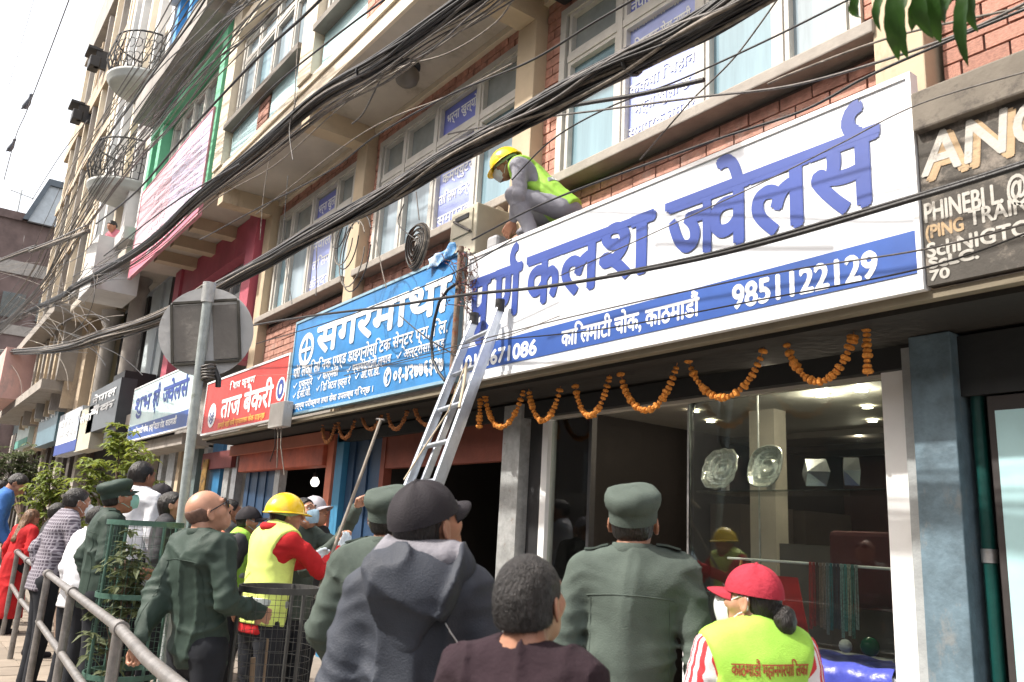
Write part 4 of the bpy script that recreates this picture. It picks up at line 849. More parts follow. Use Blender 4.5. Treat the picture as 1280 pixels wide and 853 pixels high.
for k in range(5): box('carton', mat('carton_pale', (.4, .45, .55), .6), -9.38, -8.97, 4.58, 4.6, .5 + .25 * k, .72 + .25 * k, bk)
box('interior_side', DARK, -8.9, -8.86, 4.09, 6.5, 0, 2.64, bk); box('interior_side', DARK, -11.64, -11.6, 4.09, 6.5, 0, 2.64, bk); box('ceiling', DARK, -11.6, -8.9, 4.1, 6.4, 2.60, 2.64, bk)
bb = thing('light_bulb', 'lit white bulb hanging in the bakery doorway', 'light bulb', (-10.05, 4.3, 2.0)); MB().lathe([(.001, -.08), (.035, -.07), (.055, -.035), (.052, .0), (.03, .035), (.025, .06)], 16, (-10.1, 4.35, 2.16)).build('bulb', mat('bulb_lit', (1, .95, .9), emit=(1, .95, .85), es=2.0, var=0, bump=0), bb); MB().tube([(-10.1, 4.35, 2.22), (-10.1, 4.35, 2.6)], .006, 6).build('cord', CABLE, bb); MB().tube([(-10.1, 4.35, 2.20), (-10.1, 4.35, 2.26)], .03, 10).build('socket', BLACKP, bb)
sh = thing('corner_shops', 'narrow shop doors with steel posts behind the bald man, under the white and green sign', 'shop front', (-14, 4, 0))
for x, w, m in ((-12.0, .1, STEEL), (-12.35, .12, GALV), (-12.9, .25, mat('door_blue', (.03, .16, .33), .5)), (-13.5, .1, GALV), (-14.2, .3, mat('door_teal', (.10, .14, .14), .5)), (-15.0, .1, CREAM), (-15.5, .22, GALV), (-16.2, .12, GALV), (-17, .2, CONC)): box('post', m, x - w, x + w, 3.92, 4.02, 0, 2.75, sh)
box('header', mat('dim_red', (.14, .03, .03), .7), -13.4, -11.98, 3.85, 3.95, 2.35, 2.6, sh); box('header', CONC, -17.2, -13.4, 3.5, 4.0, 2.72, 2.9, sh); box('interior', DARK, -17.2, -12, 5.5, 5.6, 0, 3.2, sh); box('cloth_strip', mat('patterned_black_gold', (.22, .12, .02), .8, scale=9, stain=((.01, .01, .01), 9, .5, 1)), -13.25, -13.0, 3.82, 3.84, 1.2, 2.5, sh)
# right end: blue pier, pipe, poster frame
bp = thing('blue_pier', 'peeling blue painted pier right of the white shop frame', 'pier', (-1.9, 4, 0)); box('shaft', BLUEPAINT, -2.00, -1.80, 3.86, 4.1, 0, 2.655, bp, .006); box('side_strip', mat('pier_grey', (.32, .34, .35), .7, scale=8), -2.07, -2.003, 3.92, 4.1, 0, 2.62, bp)
dp = thing('drain_pipe', 'dark green drain pipe with a metal band at the right edge', 'pipe', (-1.75, 3.95, 0)); MB().tube([(-1.75, 3.98, 0), (-1.75, 3.98, 2.4)], .030, 14).build('pipe', TEAL, dp); MB().tube([(-1.75, 3.98, 1.60), (-1.75, 3.98, 1.66)], .034, 14).build('clamp', STEEL, dp)
nb_ = thing('framed_notice', 'pale cyan panel in a dark frame at the lower right edge', 'notice board', (-1.2, 3.95, 0)); box('frame', mat('dark_frame', (.03, .025, .025), .6), -1.69, -.6, 3.93, 3.98, 0, 2.34, nb_, .006); box('panel', mat('pale_cyan_sheet', (.40, .62, .66), .4, scale=1), -1.655, -.64, 3.924, 3.929, .05, 2.27, nb_)
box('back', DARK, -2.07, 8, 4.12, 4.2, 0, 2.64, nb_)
# ================================================================ FAR BUILDINGS
def bpx(parent, name, m, u0, v0, u1, v1, Y, th=.15):
    "upright block on the plane y=Y, its front given by photo corners at mid height / mid width"
    um, vm = (u0 + u1) / 2, (v0 + v1) / 2; x0, x1 = at(u0, vm, Y).x, at(u1, vm, Y).x; z1, z0 = at(um, v0, Y).z, at(um, v1, Y).z
    return box(name, m, x0, x1, Y, Y + th, z0, z1, parent)
GREEN = mat('green_paint', (.16, .52, .31), .55, scale=2, stain=((.3, .45, .35), 2, .6)); BLUEW = mat('blue_wall_paint', (.06, .28, .62), .6, scale=2); PINKP = mat('pink_paint', (.44, .09, .13), .6, scale=2, stain=((.5, .25, .22), 3, .6)); LIME = mat('lime_wall', (.30, .42, .10), .8)
TAN = mat('tan_render', (.46, .37, .27), .85, scale=1.2, stain=((.25, .2, .16), 1.5, .55)); GREYR = mat('grey_render', (.33, .31, .29), .9, scale=1.2, stain=((.2, .18, .17), 1.2, .5)); PALEW = mat('pale_wall', (.66, .65, .64), .8, scale=1.2, stain=((.4, .38, .36), 1.5, .58)); MAUVE = mat('mauve_plaster', (.5, .32, .30), .85)
gb = thing('green_framed_building', 'building with a green window surround and pink first floor', 'building', (-14.3, 4, 0))
box('wall', GREYR, -16.9, -11.96, 4.25, 4.6, 0, 13.8, gb); box('soffit_slab', SOFFIT, -16.9, -11.97, YU, 4.4, 6.32, 6.5, gb); box('upper_wall', PALEW, -16.9, -11.97, YU + .35, 4.3, 6.5, 13.8, gb)
for x in (-12.12, -16.35): box('pink_pillar', PINKP, x - .2, x + .2, 3.75, 4.2, 3.9, 6.3, gb)
box('pink_lintel', PINKP, -16.15, -12.32, 3.8, 4.2, 5.75, 6.3, gb)
window(gb, -16.1, -12.35, 4.1, 5.74, 4.0, (.16, .33, .5, .66, .83), 5.2, [DPANE, GPANE, DPANE], [DPANE], fm=GALV)
for x in (-13.2, -14.3, -15.4): box('beam', CREAM, x - .12, x + .12, YU + .05, 4.1, 6.12, 6.318, gb)
for x in (-12.16, -16.0, -16.72): box('green_column', GREEN, x - .13, x + .13, YU - .1, YU + .34, 6.5, 9.0, gb)
box('green_beam', GREEN, -16.85, -12.03, YU - .12, YU + .34, 9.0, 9.3, gb); box('cornice', GREYR, -16.9, -12.0, YU - .5, YU + .34, 9.3, 9.75, gb)
window(gb, -15.85, -12.30, 6.7, 8.98, YU + .1, (.2, .4, .6, .8), 8.2, [GPANE, PANE2, GPANE], [GPANE])
for z0 in (9.75, 12.4):
    for x in (-16.6, -15.5, -14.3, -12.4): box('blue_column', BLUEW, x - .12, x + .12, YU - .05, YU + .34, z0, z0 + 2.4, gb)
    window(gb, -15.35, -14.45, z0 + .6, z0 + 2.2, YU + .1, (.5,), None, [PANE2]); window(gb, -14.1, -12.6, z0 + .6, z0 + 2.2, YU + .1, (.33, .66), None, [PANE2, PANE])
    box('slab', PALEW, -16.9, -12.0, YU - .2, YU + .34, z0 + 2.4, z0 + 2.62, gb)
# big pink hoarding
s6 = sign('hoarding', 'large faded pink and lilac hoarding with lines of print hung below the green window', -16.7, -12.15, 6.02, 7.80, 2.93, PINKFLEX, mat('hoarding_edge', (.6, .25, .3), .6))
for i in range(9): lettering(s6, ['भर्ना खुला', 'विदेश अध्ययन', 'परामर्श सेवा', 'भाषा प्रशिक्षण', 'कोरिया जापान', 'तयारी कक्षा', 'सम्पर्क', 'काठमाडौं', 'कालिमाटी'][i], -15.6 if i % 2 else -15.4, -12.5, 7.45 - .16 * i, 7.53 - .16 * i, 2.921, mat('faint_print', (.78, .62, .70), .6, var=0, bump=0), .002)
box('blue_part', mat('lilac_print', (.62, .55, .72), .5), -14.3, -12.18, 2.9245, 2.9255, 6.4, 7.77, s6); box('pink_strip', mat('pink_print', (.66, .16, .24), .5), -16.68, -12.17, 2.9235, 2.9242, 6.04, 6.36, s6)
# white building with round balconies
wb = thing('balcony_building', 'pale building with round balconies, grey windows and carved columns below', 'building', (-20, 4, 0))
box('wall', PALEW, -23.2, -16.95, YU + .3, 5, 6.76, 17, wb); box('lower_wall', PALEW, -23.2, -16.95, 4.06, 5, 3.3, 6.54, wb); box('upper_slab', PALEW, -23.2, -16.95, 2.75, 3.3, 6.9, 7.15, wb); box('soffit', SOFFIT, -23.2, -16.95, YU - .2, 3.9, 6.55, 6.75, wb)
for x, w in ((-17.1, .16), (-18.75, .17), (-19.9, .12), (-21.3, .14), (-22.5, .14), (-23.1, .12)): box('pilaster', PALEW if w > .13 else CREAM2, x - w, x + w, YU - .06, YU + .3, 6.75, 17, wb)
for z in (7.2, 10.1, 13.0):
    for a, b, p in ((-18.5, -17.4, [GPANE, PANE2]), (-21.1, -20.1, [GPANE]), (-22.3, -21.5, [PANE2])): window(wb, a, b, z + .5, z + 2.1, YU + .18, (.5,), None, p)
    box('band', CREAM2, -23.2, -16.95, YU + .1, YU + .3, z + 2.3, z + 2.5, wb)
for z in (11.15, 8.5):
    x = at(178, 80, 2.9).x; b = thing('balcony', 'round balcony with black scroll railing, ' + ('the upper one with the pale underside' if z > 10 else 'the lower one half hidden by cables'), 'balcony', (x, 2.9, z), 'round balconies'); 
    MB().lathe([(.001, 0), (.74, 0), (.79, .05), (.79, .10), (.84, .14), (.84, .20), (.001, .20)], 40, (x, 3.1, z), 1.0, 1.05).build('slab', mat('balcony_plaster', (.42, .43, .41), .8), b)
    rl = MB(); 
    for zz in (.22, 1.15): rl = MB().tube([(x + .78 * math.cos(t), 3.1 - .81 * math.sin(t), z + zz) for t in np.linspace(0, math.pi, 24)], .022, 6); rl.build('rail', BLACKP, b)
    for k in range(17):
        t = math.pi * k / 16; cx, cy = x + .78 * math.cos(t), 3.1 - .81 * math.sin(t); m_ = MB().tube([(cx, cy, z + .22), (cx * 1 + .10 * math.cos(t), cy - .12 * math.sin(t), z + .6), (cx, cy, z + 1.15)], .014, 5)
        for zz in (.5, .85):
            m_.tube([(cx + .09 * math.cos(a) * -math.sin(t), cy + .09 * math.cos(a) * -math.cos(t), z + zz + .12 * math.sin(a)) for a in np.linspace(0, 5.2, 8)], .010, 4)
        m_.build('baluster', BLACKP, b)
box('lime_wall', LIME, -19.3, -18.9, YU + .2, YU + .29, 9.2, 11.0, wb)
for (u, v0, v1, w) in ((163, 350, 520, 9), (130, 400, 520, 9)):
    c = at(u, (v0 + v1) / 2, 3.5); z1, z0 = at(u, v0, 3.5).z, at(u, v1, 3.5).z; r = .17
    MB().lathe([(r * 1.5, z1 - z0), (r * 1.5, z1 - z0 - .1), (r * 1.1, z1 - z0 - .2), (r * 1.35, z1 - z0 - .3), (r * .9, z1 - z0 - .42), (r * 1.2, z1 - z0 - .5), (r * .95, z1 - z0 - .6), (r, 0)], 16, (c.x, 3.5, z0)).build('carved_column', CONC, wb)
SHT = mat('shutter_pale', (.50, .56, .58), .5, scale=2)
for (a, b, m) in ((-17.55, -17.1, BLACKP), (-18.05, -17.6, SHT), (-18.6, -18.12, SHT), (-19.2, -18.7, SHT), (-20.6, -19.6, DARK), (-21.4, -20.8, mat('plant_dark', (.05, .09, .03), .9)), (-22.9, -21.6, DARK)): box('shutter' if m is SHT else 'opening', m, a, b, 3.88 + random.uniform(0, .06), 4.0, 3.75, 6.5, wb)
for k in range(4): box('column', CREAM, -22.9 + .5 * k - .08, -22.9 + .5 * k + .08, 3.6, 3.8, 3.8, 6.5, wb)
box('shop_front', DARK, -23.2, -16.95, 3.98, 5, 0, 3.3, wb); box('canopy', CONC, -23.2, -16.95, 3.45, 4, 3.3, 3.5, wb)
# tall tan building with many pilasters
tb = thing('tan_tower_block', 'tall tan apartment block with many vertical pilasters and rooftop overhang against the sky', 'building', (-29, 4, 0))
box('wall', TAN, -33.0, -23.25, YU + .35, 8, 3.5, 18.9, tb); box('base', mat('base_dark', (.09, .07, .06), .9), -36.5, -23.25, 3.9, 8, 0, 3.5, tb)
box('roof_overhang', GREYR, -32.3, -24, YU - .12, 8, 17.9, 19.3, tb); box('roof_overhang', TAN, -33.2, -23.3, YU - .1, 3.4, 14.3, 14.7, tb)
pal = [CREAM2, TAN, CREAM2, GREYR, CREAM, CREAM2]
for i in range(21):
    x = -23.5 - .46 * i; box('pilaster', pal[i % 6], x - .07, x + .07, YU + .05 - .12 * (i % 3 == 0), YU + .35, 4.2 if i % 2 else 6.6, 17.6 if i % 4 else 14.3, tb)
for z in (6.5, 9.3, 12.1, 14.9): 
    box('band', CREAM2 if z < 9 else TAN, -33.0, -23.25, YU - .06, YU + .34, z, z + .32, tb)
    for k in range(5): window(tb, -25.1 - 1.84 * k, -24.05 - 1.84 * k, z + .8, z + 2.2, YU + .22, (.5,), None, [DPANE if (k + int(z)) % 3 else GPANE], fw=.06)
# pink bay and low columns beyond, dark street end
pb = thing('pink_bay_building', 'far low building with a projecting pink bay above the small signs', 'building', (-31, 3, 0))
box('bay', mat('pink_plaster', (.62, .38, .34), .8, scale=1, stain=((.4, .3, .28), 2, .55)), -33.5, -29.6, 2.1, 3.3, 4.9, 6.5, pb); box('ledge', CONC, -36, -24, 2.6, 3.4, 4.65, 4.9, pb); box('roof', CONC, -36.5, -23.3, 2.5, 3.4, 6.55, 6.8, pb)
for i in range(14): x = -24 - .85 * i; box('column', CREAM if i % 2 else CONC, x - .12, x + .12, 2.9, 3.3, 4.9 if not (-33.5 < x < -29.6) else 4.95, 6.5, pb)
for i in range(16): x = -24 - 1.1 * i; box('ground_column', mat('base_dark2', (.06, .05, .045), .9) if i % 3 else CONC, x - .2, x + .2, 3.7, 4.0, 0, 4.6, pb)
eb = thing('brick_tenement', 'distant unplastered brick building with a grey concrete band closing the street', 'building', (-62, 2, 0)); BRF = mat('far_brick', (.15, .105, .095), .9, scale=.8, var=.25)
box('wall', BRF, -64, -56, -1.3, 9.5, 0, 18.6, eb); box('band', CONC, -64, -55.9, -1.4, 9.5, 15.3, 16.1, eb); box('band', CONC, -64, -55.9, -1.4, 9.5, 11.6, 12.2, eb); box('parapet', BRF, -64, -55.8, -1.5, 9.5, 18.6, 19.1, eb)
for i in range(4):
    for z in (12.6, 8.6, 5.0): window_ = box('window', DPANE, -56.03, -55.8, -.6 + 1.9 * i, .6 + 1.9 * i, z, z + 1.5, eb)
gs = thing('rooftop_shed', 'grey sloping roofed shed above the distant brick building', 'shed', (-58, 3, 19)); MB().add([(-58, 3.7, 18.6), (-58, 5.4, 18.6), (-58, 5.4, 21.2), (-58, 4.5, 21.2), (-55.5, 3.7, 18.6), (-55.5, 5.4, 18.6), (-55.5, 5.4, 21.2), (-55.5, 4.5, 21.2)], [(0, 1, 2, 3), (4, 7, 6, 5), (0, 3, 7, 4), (3, 2, 6, 7), (1, 5, 6, 2), (0, 4, 5, 1)]).build('walls', mat('shed_sheet', (.40, .43, .45), .5, .3), gs); MB().add([(-55.3, 3.4, 18.6), (-55.3, 4.35, 21.5), (-55.3, 5.6, 21.5), (-55.3, 5.6, 21.1), (-55.3, 4.5, 21.1), (-55.3, 3.7, 18.6), (-58.2, 3.4, 18.6), (-58.2, 4.35, 21.5), (-58.2, 5.6, 21.5), (-58.2, 5.6, 21.1), (-58.2, 4.5, 21.1), (-58.2, 3.7, 18.6)], [(0, 1, 7, 6), (1, 2, 8, 7), (0, 5, 4, 1), (1, 4, 3, 2), (2, 3, 9, 8), (3, 4, 10, 9), (4, 5, 11, 10)]).build('roof', mat('shed_roof', (.09, .11, .13), .6), gs)
an = thing('roof_antenna', 'thin television antenna on the roof of the distant brick building', 'antenna', (-56, 3.1, 19)); MB().tube([(-56, 3.1, 19), (-56, 3.1, 20.6)], .05, 6).build('mast', GALV, an); MB().tube([(-56, 2.5, 20.4), (-56, 3.8, 20.2)], .035, 5).build('boom', GALV, an)
opp = thing('office_block', 'plain dark apartment row across the street behind the viewer', 'building', (-10, -14, 0)); box('wall', mat('opposite_wall', (.16, .14, .125), .9, scale=.6), -55, 26, -18, -14, -.2, 11.5, opp)
for i in range(20):
    for z in (3.4, 6.6): box('window', DPANE, -50 + 3.6 * i, -48.2 + 3.6 * i, -14.02, -13.9, z, z + 1.7, opp)
# floodlights on the roofline
for (u, v), lb in (((122, 73), 'small dark floodlight on a bracket at the roofline, upper one'), ((100, 140), 'small dark floodlight on a bracket at the roofline, lower one')):
    p = at(u, v, 2.7); t = thing('floodlight', lb, 'floodlight', p); box('housing', BLACKP, p.x - .45, p.x + .05, p.y - .2, p.y + .1, p.z - .30, p.z + .05, t, .03); box('visor', BLACKP, p.x - .7, p.x + .05, p.y - .3, p.y + .1, p.z + .26, p.z + .34, t); box('arm', BLACKP, p.x - .1, p.x + .02, p.y - .05, p.y + .6, p.z - .3, p.z + .3, t)
# small far signs
def fsign(u0, v0, u1, v1, m, label, txt=None, m2=None, Y=3.25, side=None):
    um, vm = (u0 + u1) / 2, (v0 + v1) / 2; x0, x1 = at(u0, vm, Y).x, at(u1, vm, Y).x; z1, z0 = at(um, v0, Y).z, at(um, v1, Y).z
    t = thing('shop_sign', label, 'sign', ((x0 + x1) / 2, Y, z0)); box('board', m, x0, x1, Y, Y + .3, z0, z1, t)
    if m2: box('lower_strip', m2, x0 + .02, x1 - .02, Y - .012, Y - .002, z0 + .01, z0 + (z1 - z0) * .25, t)
    for i, s_ in enumerate(txt or []): zt = z1 - (z1 - z0) * (.18 + .27 * i); lettering(t, s_, x0 + .1 * (x1 - x0), x1 - .1 * (x1 - x0), zt - (z1 - z0) * .15, zt, Y - .01, WTEXT if m2 is not WHITE else NAVY, .01)
    return t
fsign(112, 484, 146, 535, mat('dark_panel', (.06, .07, .08), .3), 'dark reflective box sign left of the white and green sign', ['नेपाल', 'बैंक'])
box('sign_side', BLACKP, -18.6, -17.55, 3.31, 3.9, 2.95, 4.4, bpy.data.objects['balcony_building'])
fsign(97, 512, 114, 562, mat('beige_board', (.5, .47, .38), .6, stain=((.2, .4, .45), 2, .55)), 'beige and teal board under the dark box sign', ['सेवा'])
fsign(72, 516, 98, 566, mat('pale_board', (.55, .58, .62), .5, stain=((.12, .22, .38), 2, .55)), 'pale blue lettered board third from the pink bay', ['औषधि पसल', 'क्लिनिक', 'सेवा'], NAVY)
fsign(48, 512, 70, 554, mat('teal_board', (.10, .19, .24), .35), 'dark teal glass board second from the pink bay', ['पसल'])
fsign(22, 522, 36, 558, mat('white_green_board', (.5, .6, .58), .5), 'small white and green board just below the pink bay', ['क'], mat('g2', (.1, .3, .25)))
# ================================================================ UTILITIES ON THE FACADE
ac = thing('air_conditioner', 'beige outdoor air conditioner unit beside the cable coil above the blue sign', 'air conditioner', (-6.2, 3.6, 3.85)); ACM = mat('ac_beige', (.50, .46, .36), .5, scale=4, stain=((.3, .25, .18), 6, .6)); 
P0 = at(562, 300, 3.45); P1 = at(594, 300, 3.45); zt, zb = at(578, 262, 3.45).z, at(578, 322, 3.45).z
box('casing', ACM, P0.x, P1.x, 3.45, 3.8, zb, zt, ac, .012); box('side_panel', mat('ac_panel', (.44, .41, .32), .5), P0.x + .05, P1.x - .05, 3.438, 3.449, zb + .2, zt - .04, ac); MB().tube([(P0.x + .08, 3.43, zb + .35), (P1.x - .06, 3.43, zb + .2)], .012, 6).build('pipe', CABLE2, ac); box('handle', DGREY, P0.x + .1, P1.x - .1, 3.43, 3.437, zt - .11, zt - .07, ac)
for x in (P0.x + .02, P1.x - .05): box('bracket', STEEL, x, x + .03, 3.42, 3.95, zb - .04, zb - .003, ac)
cc = at(520, 308, 3.35); cw = thing('cable_coil', 'round coil of grey cable hanging left of the air conditioner', 'cable coil', cc)
for k in range(24):
    r = .04 + .0068 * k + random.uniform(-.004, .004); y = cc.y - .02 + .008 * (k % 6); pts = [(cc.x + r * .95 * math.cos(t) + random.uniform(-.003, .003), y + .01 * math.sin(2 * t), cc.z + r * 1.14 * math.sin(t)) for t in np.linspace(0, 2 * math.pi, 26)]
    MB().tube(pts, .0065, 6, False).build('loop', CABLE3 if k % 3 else CABLE, cw)
jb = at(357, 520, 3.36); jb0 = thing('junction_box', 'dirty white electrical junction box between the red and blue signs', 'junction box', jb); box('casing', mat('box_white', (.55, .53, .5), .6, stain=((.3, .25, .2), 8, .55)), jb.x - .22, jb.x + .2, 3.25, 3.36, jb.z - .14, jb.z + .14, jb0, .01)
for k, dx in enumerate((-.1, -.02, .07)): MB().tube([(jb.x + dx, 3.3, jb.z - .14), (jb.x + dx + .05, 3.3, jb.z - .35), (jb.x + dx - .1 + .15 * k, 3.32, jb.z - .5 - .08 * k)], .006, 5).build('lead', CABLE3 if k else CABLE, jb0)
fr_ = thing('dead_branch', 'dry twiggy plant with purplish dead leaves growing over the sign joint', 'plant', at(583, 345, 3.35)); tw = MB(); lf = MB()
for k in range(16):
    p = at(586 + random.uniform(-6, 6), 392 - random.uniform(0, 50), 3.33); q = p.copy(); pts = [q.copy()]
    for j in range(5): q = q + Vector((random.uniform(-.08, .05), random.uniform(-.05, .05), random.uniform(-.01, .10))); pts.append(q.copy())
    tw.tube(pts, .004, 4)
    for p_ in pts[1:]:
        for j in range(3): c = p_ + Vector([random.uniform(-.03, .03) for _ in range(3)]); d = Vector([random.uniform(-.018, .018) for _ in range(3)]); e = Vector([random.uniform(-.014, .014) for _ in range(3)]); lf.add([c, c + d, c + d + e, c + e], [(0, 1, 2, 3)])
tw.build('twigs', mat('twig', (.12, .07, .05), .9), fr_); lf.build('leaves', mat('dead_leaf', (.17, .07, .08), .9), fr_)
rp = thing('rusty_stake', 'rusty pole standing at the joint between the blue and white signs', 'pole', (-5.33, 3.35, 2.7)); MB().tube([(-5.335, 3.33, 2.65), (-5.335, 3.33, 3.85)], .024, 8).build('pole', mat('rust_grey', (.22, .17, .13), .8, .3, scale=12, stain=((.25, .09, .04), 10, .5, 1)), rp)
hc_ = thing('black_hose', 'thick black loop of cable hanging in front of the right end of the blue sign', 'cable', at(560, 380, 3.3)); MB().tube([at(u, v, 3.28) for u, v in ((573, 353), (560, 362), (549, 378), (543, 400), (539, 425), (541, 450), (548, 465), (556, 476))], .013, 8).build('cable', CABLE, hc_)
pp = thing('bent_pipe', 'bent weathered pipe sticking up beside the air conditioner', 'pipe', at(608, 300, 3.7)); MB().tube([at(u, v, 3.75) for u, v in ((603, 312), (612, 290), (616, 275), (626, 262))], [.05, .045, .045, .04], 8).build('pipe', mat('pipe_brown', (.3, .25, .19), .8), pp)
cl2 = at(620, 305, 3.45); o = box('clay_pot', mat('pot_grey', (.33, .33, .34), .7), cl2.x - .07, cl2.x + .07, 3.4, 3.55, cl2.z - .06, cl2.z + .06, None, .03); tag(o, 'small grey metal fixture on the sign edge right of the bent pipe', 'fixture')
# ================================================================ LADDER
ld = thing('extension_ladder', 'aluminium extension ladder leaning against the white sign', 'ladder', (-4.9, 2.1, 0))
TL, TR = Vector((-5.03, 3.30, 3.16)), Vector((-4.70, 3.30, 3.20)); BL, BR = Vector((-5.12, 2.22, 0)), Vector((-4.66, 2.22, 0))
def rail(a, b, w, t, name, off):
    d = (b - a).normalized(); s_ = (TR - TL).normalized(); n = d.cross(s_).normalized(); a = a + n * off; b = b + n * off; m_ = MB(); vs = []
    for p in (a, b):
        for sx, sn in ((-1, -1), (1, -1), (1, 1), (-1, 1)): vs.append(p + s_ * sx * t / 2 + n * sn * w / 2)
    m_.add(vs, [(0, 3, 2, 1), (4, 5, 6, 7), (0, 1, 5, 4), (1, 2, 6, 5), (2, 3, 7, 6), (3, 0, 4, 7)]); return m_.build(name, ALU, ld, bevel=.006)
rail(BL, TL, .065, .032, 'side_rail', 0); rail(BR, TR, .065, .032, 'side_rail', 0)
i0 = Vector((.07, 0, 0)); rail(BL + i0, TL + i0 - (TL - BL) * .12, .055, .026, 'inner_rail', .066); rail(BR - i0, TR - i0 - (TR - BR) * .02, .055, .026, 'inner_rail', .066)
for k in range(1, 12):
    q = k / 11.6; a = BL.lerp(TL, q); b = BR.lerp(TR, q); MB().tube([a, b], .018, 8).build('rung', ALU, ld)
for p in (TL, TR): MB().tube([p - Vector((0, 0, .02)), p + Vector((0, .0, .07))], .036, 8).build('end_cap', CABLE, ld)
MB().tube([at(u, v, Y) for u, v, Y in ((583, 455, 3.1), (580, 480, 3.0), (574, 510, 2.9))], .011, 6).build('rope_knot', mat('rope', (.45, .38, .28), .9), ld); MB().tube([at(u, v, Y) for u, v, Y in ((582, 455, 3.1), (560, 515, 2.9), (530, 560, 2.8), (505, 600, 2.6))], .006, 6).build('rope', mat('rope', (.45, .38, .28), .9), ld)
for k in (.62, .72, .82, .93):
    p = BR.lerp(TR, k) + Vector((.018, 0, 0)); MB().lathe([(.001, 0), (.012, 0), (.012, .004)], 8, (0, 0, 0)).build('bolt', DGREY, ld, None); bpy.data.objects[-1] if 0 else None
# ================================================================ RAILING
rg = thing('pipe_railing', 'two bar steel pipe railing along the pavement edge at lower left', 'railing', (-6, 1.25, 0))
PG = mat('railing_paint', (.24, .225, .215), .42, .45, scale=18, var=.25, stain=((.22, .13, .09), 14, .6, 1))
KR = .78; RX = [(x * KR, y * KR) for x, y in [(-2.6, .93), (-3.95, 1.02), (-5.02, 1.13), (-7.3, 1.26), (-9.3, 1.37), (-11.6, 1.47), (-13.8, 1.60), (-16, 1.73), (-18.4, 1.88), (-21, 2.05)]]
MB().tube([(x, y, 1.132) for x, y in RX], .0225, 12).build('top_rail', PG, rg); MB().tube([(x, y, .78) for x, y in RX], .021, 12).build('lower_rail', PG, rg)
for x, y in [q for i_, q in enumerate(RX[:-1]) if i_ != 1]:
    MB().tube([(x, y, .25), (x, y, 1.115)], .025, 10).build('post', PG, rg); MB().tube([(x - .045, y, 1.132), (x + .045, y, 1.132)], .033, 12).build('collar', PG, rg)
# ================================================================ ROUND SIGN
rs = thing('road_sign', 'back of a round grey road sign on a leaning steel post', 'road sign', (-5.8, 1.35, 0))
DC = atd(258, 415, 5.3); nrm = (Vector((0, 0, CAMH)) - DC); nrm.z = 0; nrm.normalize(); nrm = (Matrix.Rotation(R(-14), 3, 'Z') @ nrm); sx_ = Vector((0, 0, 1)).cross(nrm).normalized(); tl_ = Matrix.Rotation(R(9), 3, nrm); sx_ = tl_ @ sx_; sz_ = nrm.cross(sx_)
SGM = mat('sign_back', (.44, .435, .43), .5, .3, scale=3, stain=((.24, .22, .2), 4, .6, 1)); r = .295
def on(a, b, c): return DC + sx_ * a + sz_ * b + nrm * c
n = 48; vs = [on(r * math.cos(2 * math.pi * k / n), r * math.sin(2 * math.pi * k / n), c) for c in (-.004, .004) for k in range(n)]; MB().add(vs, [tuple(range(n))[::-1], tuple(range(n, 2 * n))] + [(k, (k + 1) % n, n + (k + 1) % n, n + k) for k in range(n)]).build('disc', SGM, rs)
def obox(a0, a1, b0, b1, c0, c1, name, m):
    vs = [on(a, b, c) for c in (c0, c1) for a, b in ((a0, b0), (a1, b0), (a1, b1), (a0, b1))]; return MB().add(vs, [(0, 3, 2, 1), (4, 5, 6, 7), (0, 1, 5, 4), (1, 2, 6, 5), (2, 3, 7, 6), (3, 0, 4, 7)]).build(name, m, rs)
DG = mat('sign_plate_dirty', (.17, .155, .14), .7, scale=6, stain=((.28, .26, .23), 6, .55, 1)); BR_ = mat('bracket_dark', (.05, .045, .035), .7)
obox(-.20, -.005, -.19, .18, .010, .018, 'back_plate', DG); obox(.045, .20, -.19, .17, .010, .018, 'back_plate', DG)
obox(-.215, -.20, -.20, .19, .008, .03, 'bracket', BR_); obox(.20, .215, -.20, .19, .008, .03, 'bracket', BR_); obox(-.20, .20, .19, .205, .008, .03, 'bracket', BR_); obox(-.20, .20, -.215, -.20, .008, .03, 'bracket', BR_)
pt, pb_ = on(.035, .26, .065), atd(225, 665, 5.08); PL = pb_ + (pb_ - pt) * (pb_.z / (pt.z - pb_.z)); SP = mat('post_pale_blue', (.36, .40, .40), .5, .2, scale=14, var=.15, stain=((.13, .15, .09), 9, .58, 1))
MB().tube([PL, pt], .030, 12).build('post', SP, rs); MB().tube([pt - (pt - PL).normalized() * .08, pt + (pt - PL).normalized() * .05], .040, 12).build('cap', GALV, rs)
for k in range(5): q = on(.02, -.24 - .02 * k, .055); ring = [q + sx_ * .042 * math.cos(t) + nrm * .042 * math.sin(t) + Vector((0, 0, .004 * math.sin(t * 2 + k))) for t in np.linspace(0, 6.3, 12)]; MB().tube(ring, .007, 5, False).build('wire_wrap', CABLE2, rs)
MB().tube([on(.05, -.25, .05), on(.08, -.33, .06), on(.075, -.38, .06)], .018, 6).build('wire_tail', CABLE, rs)
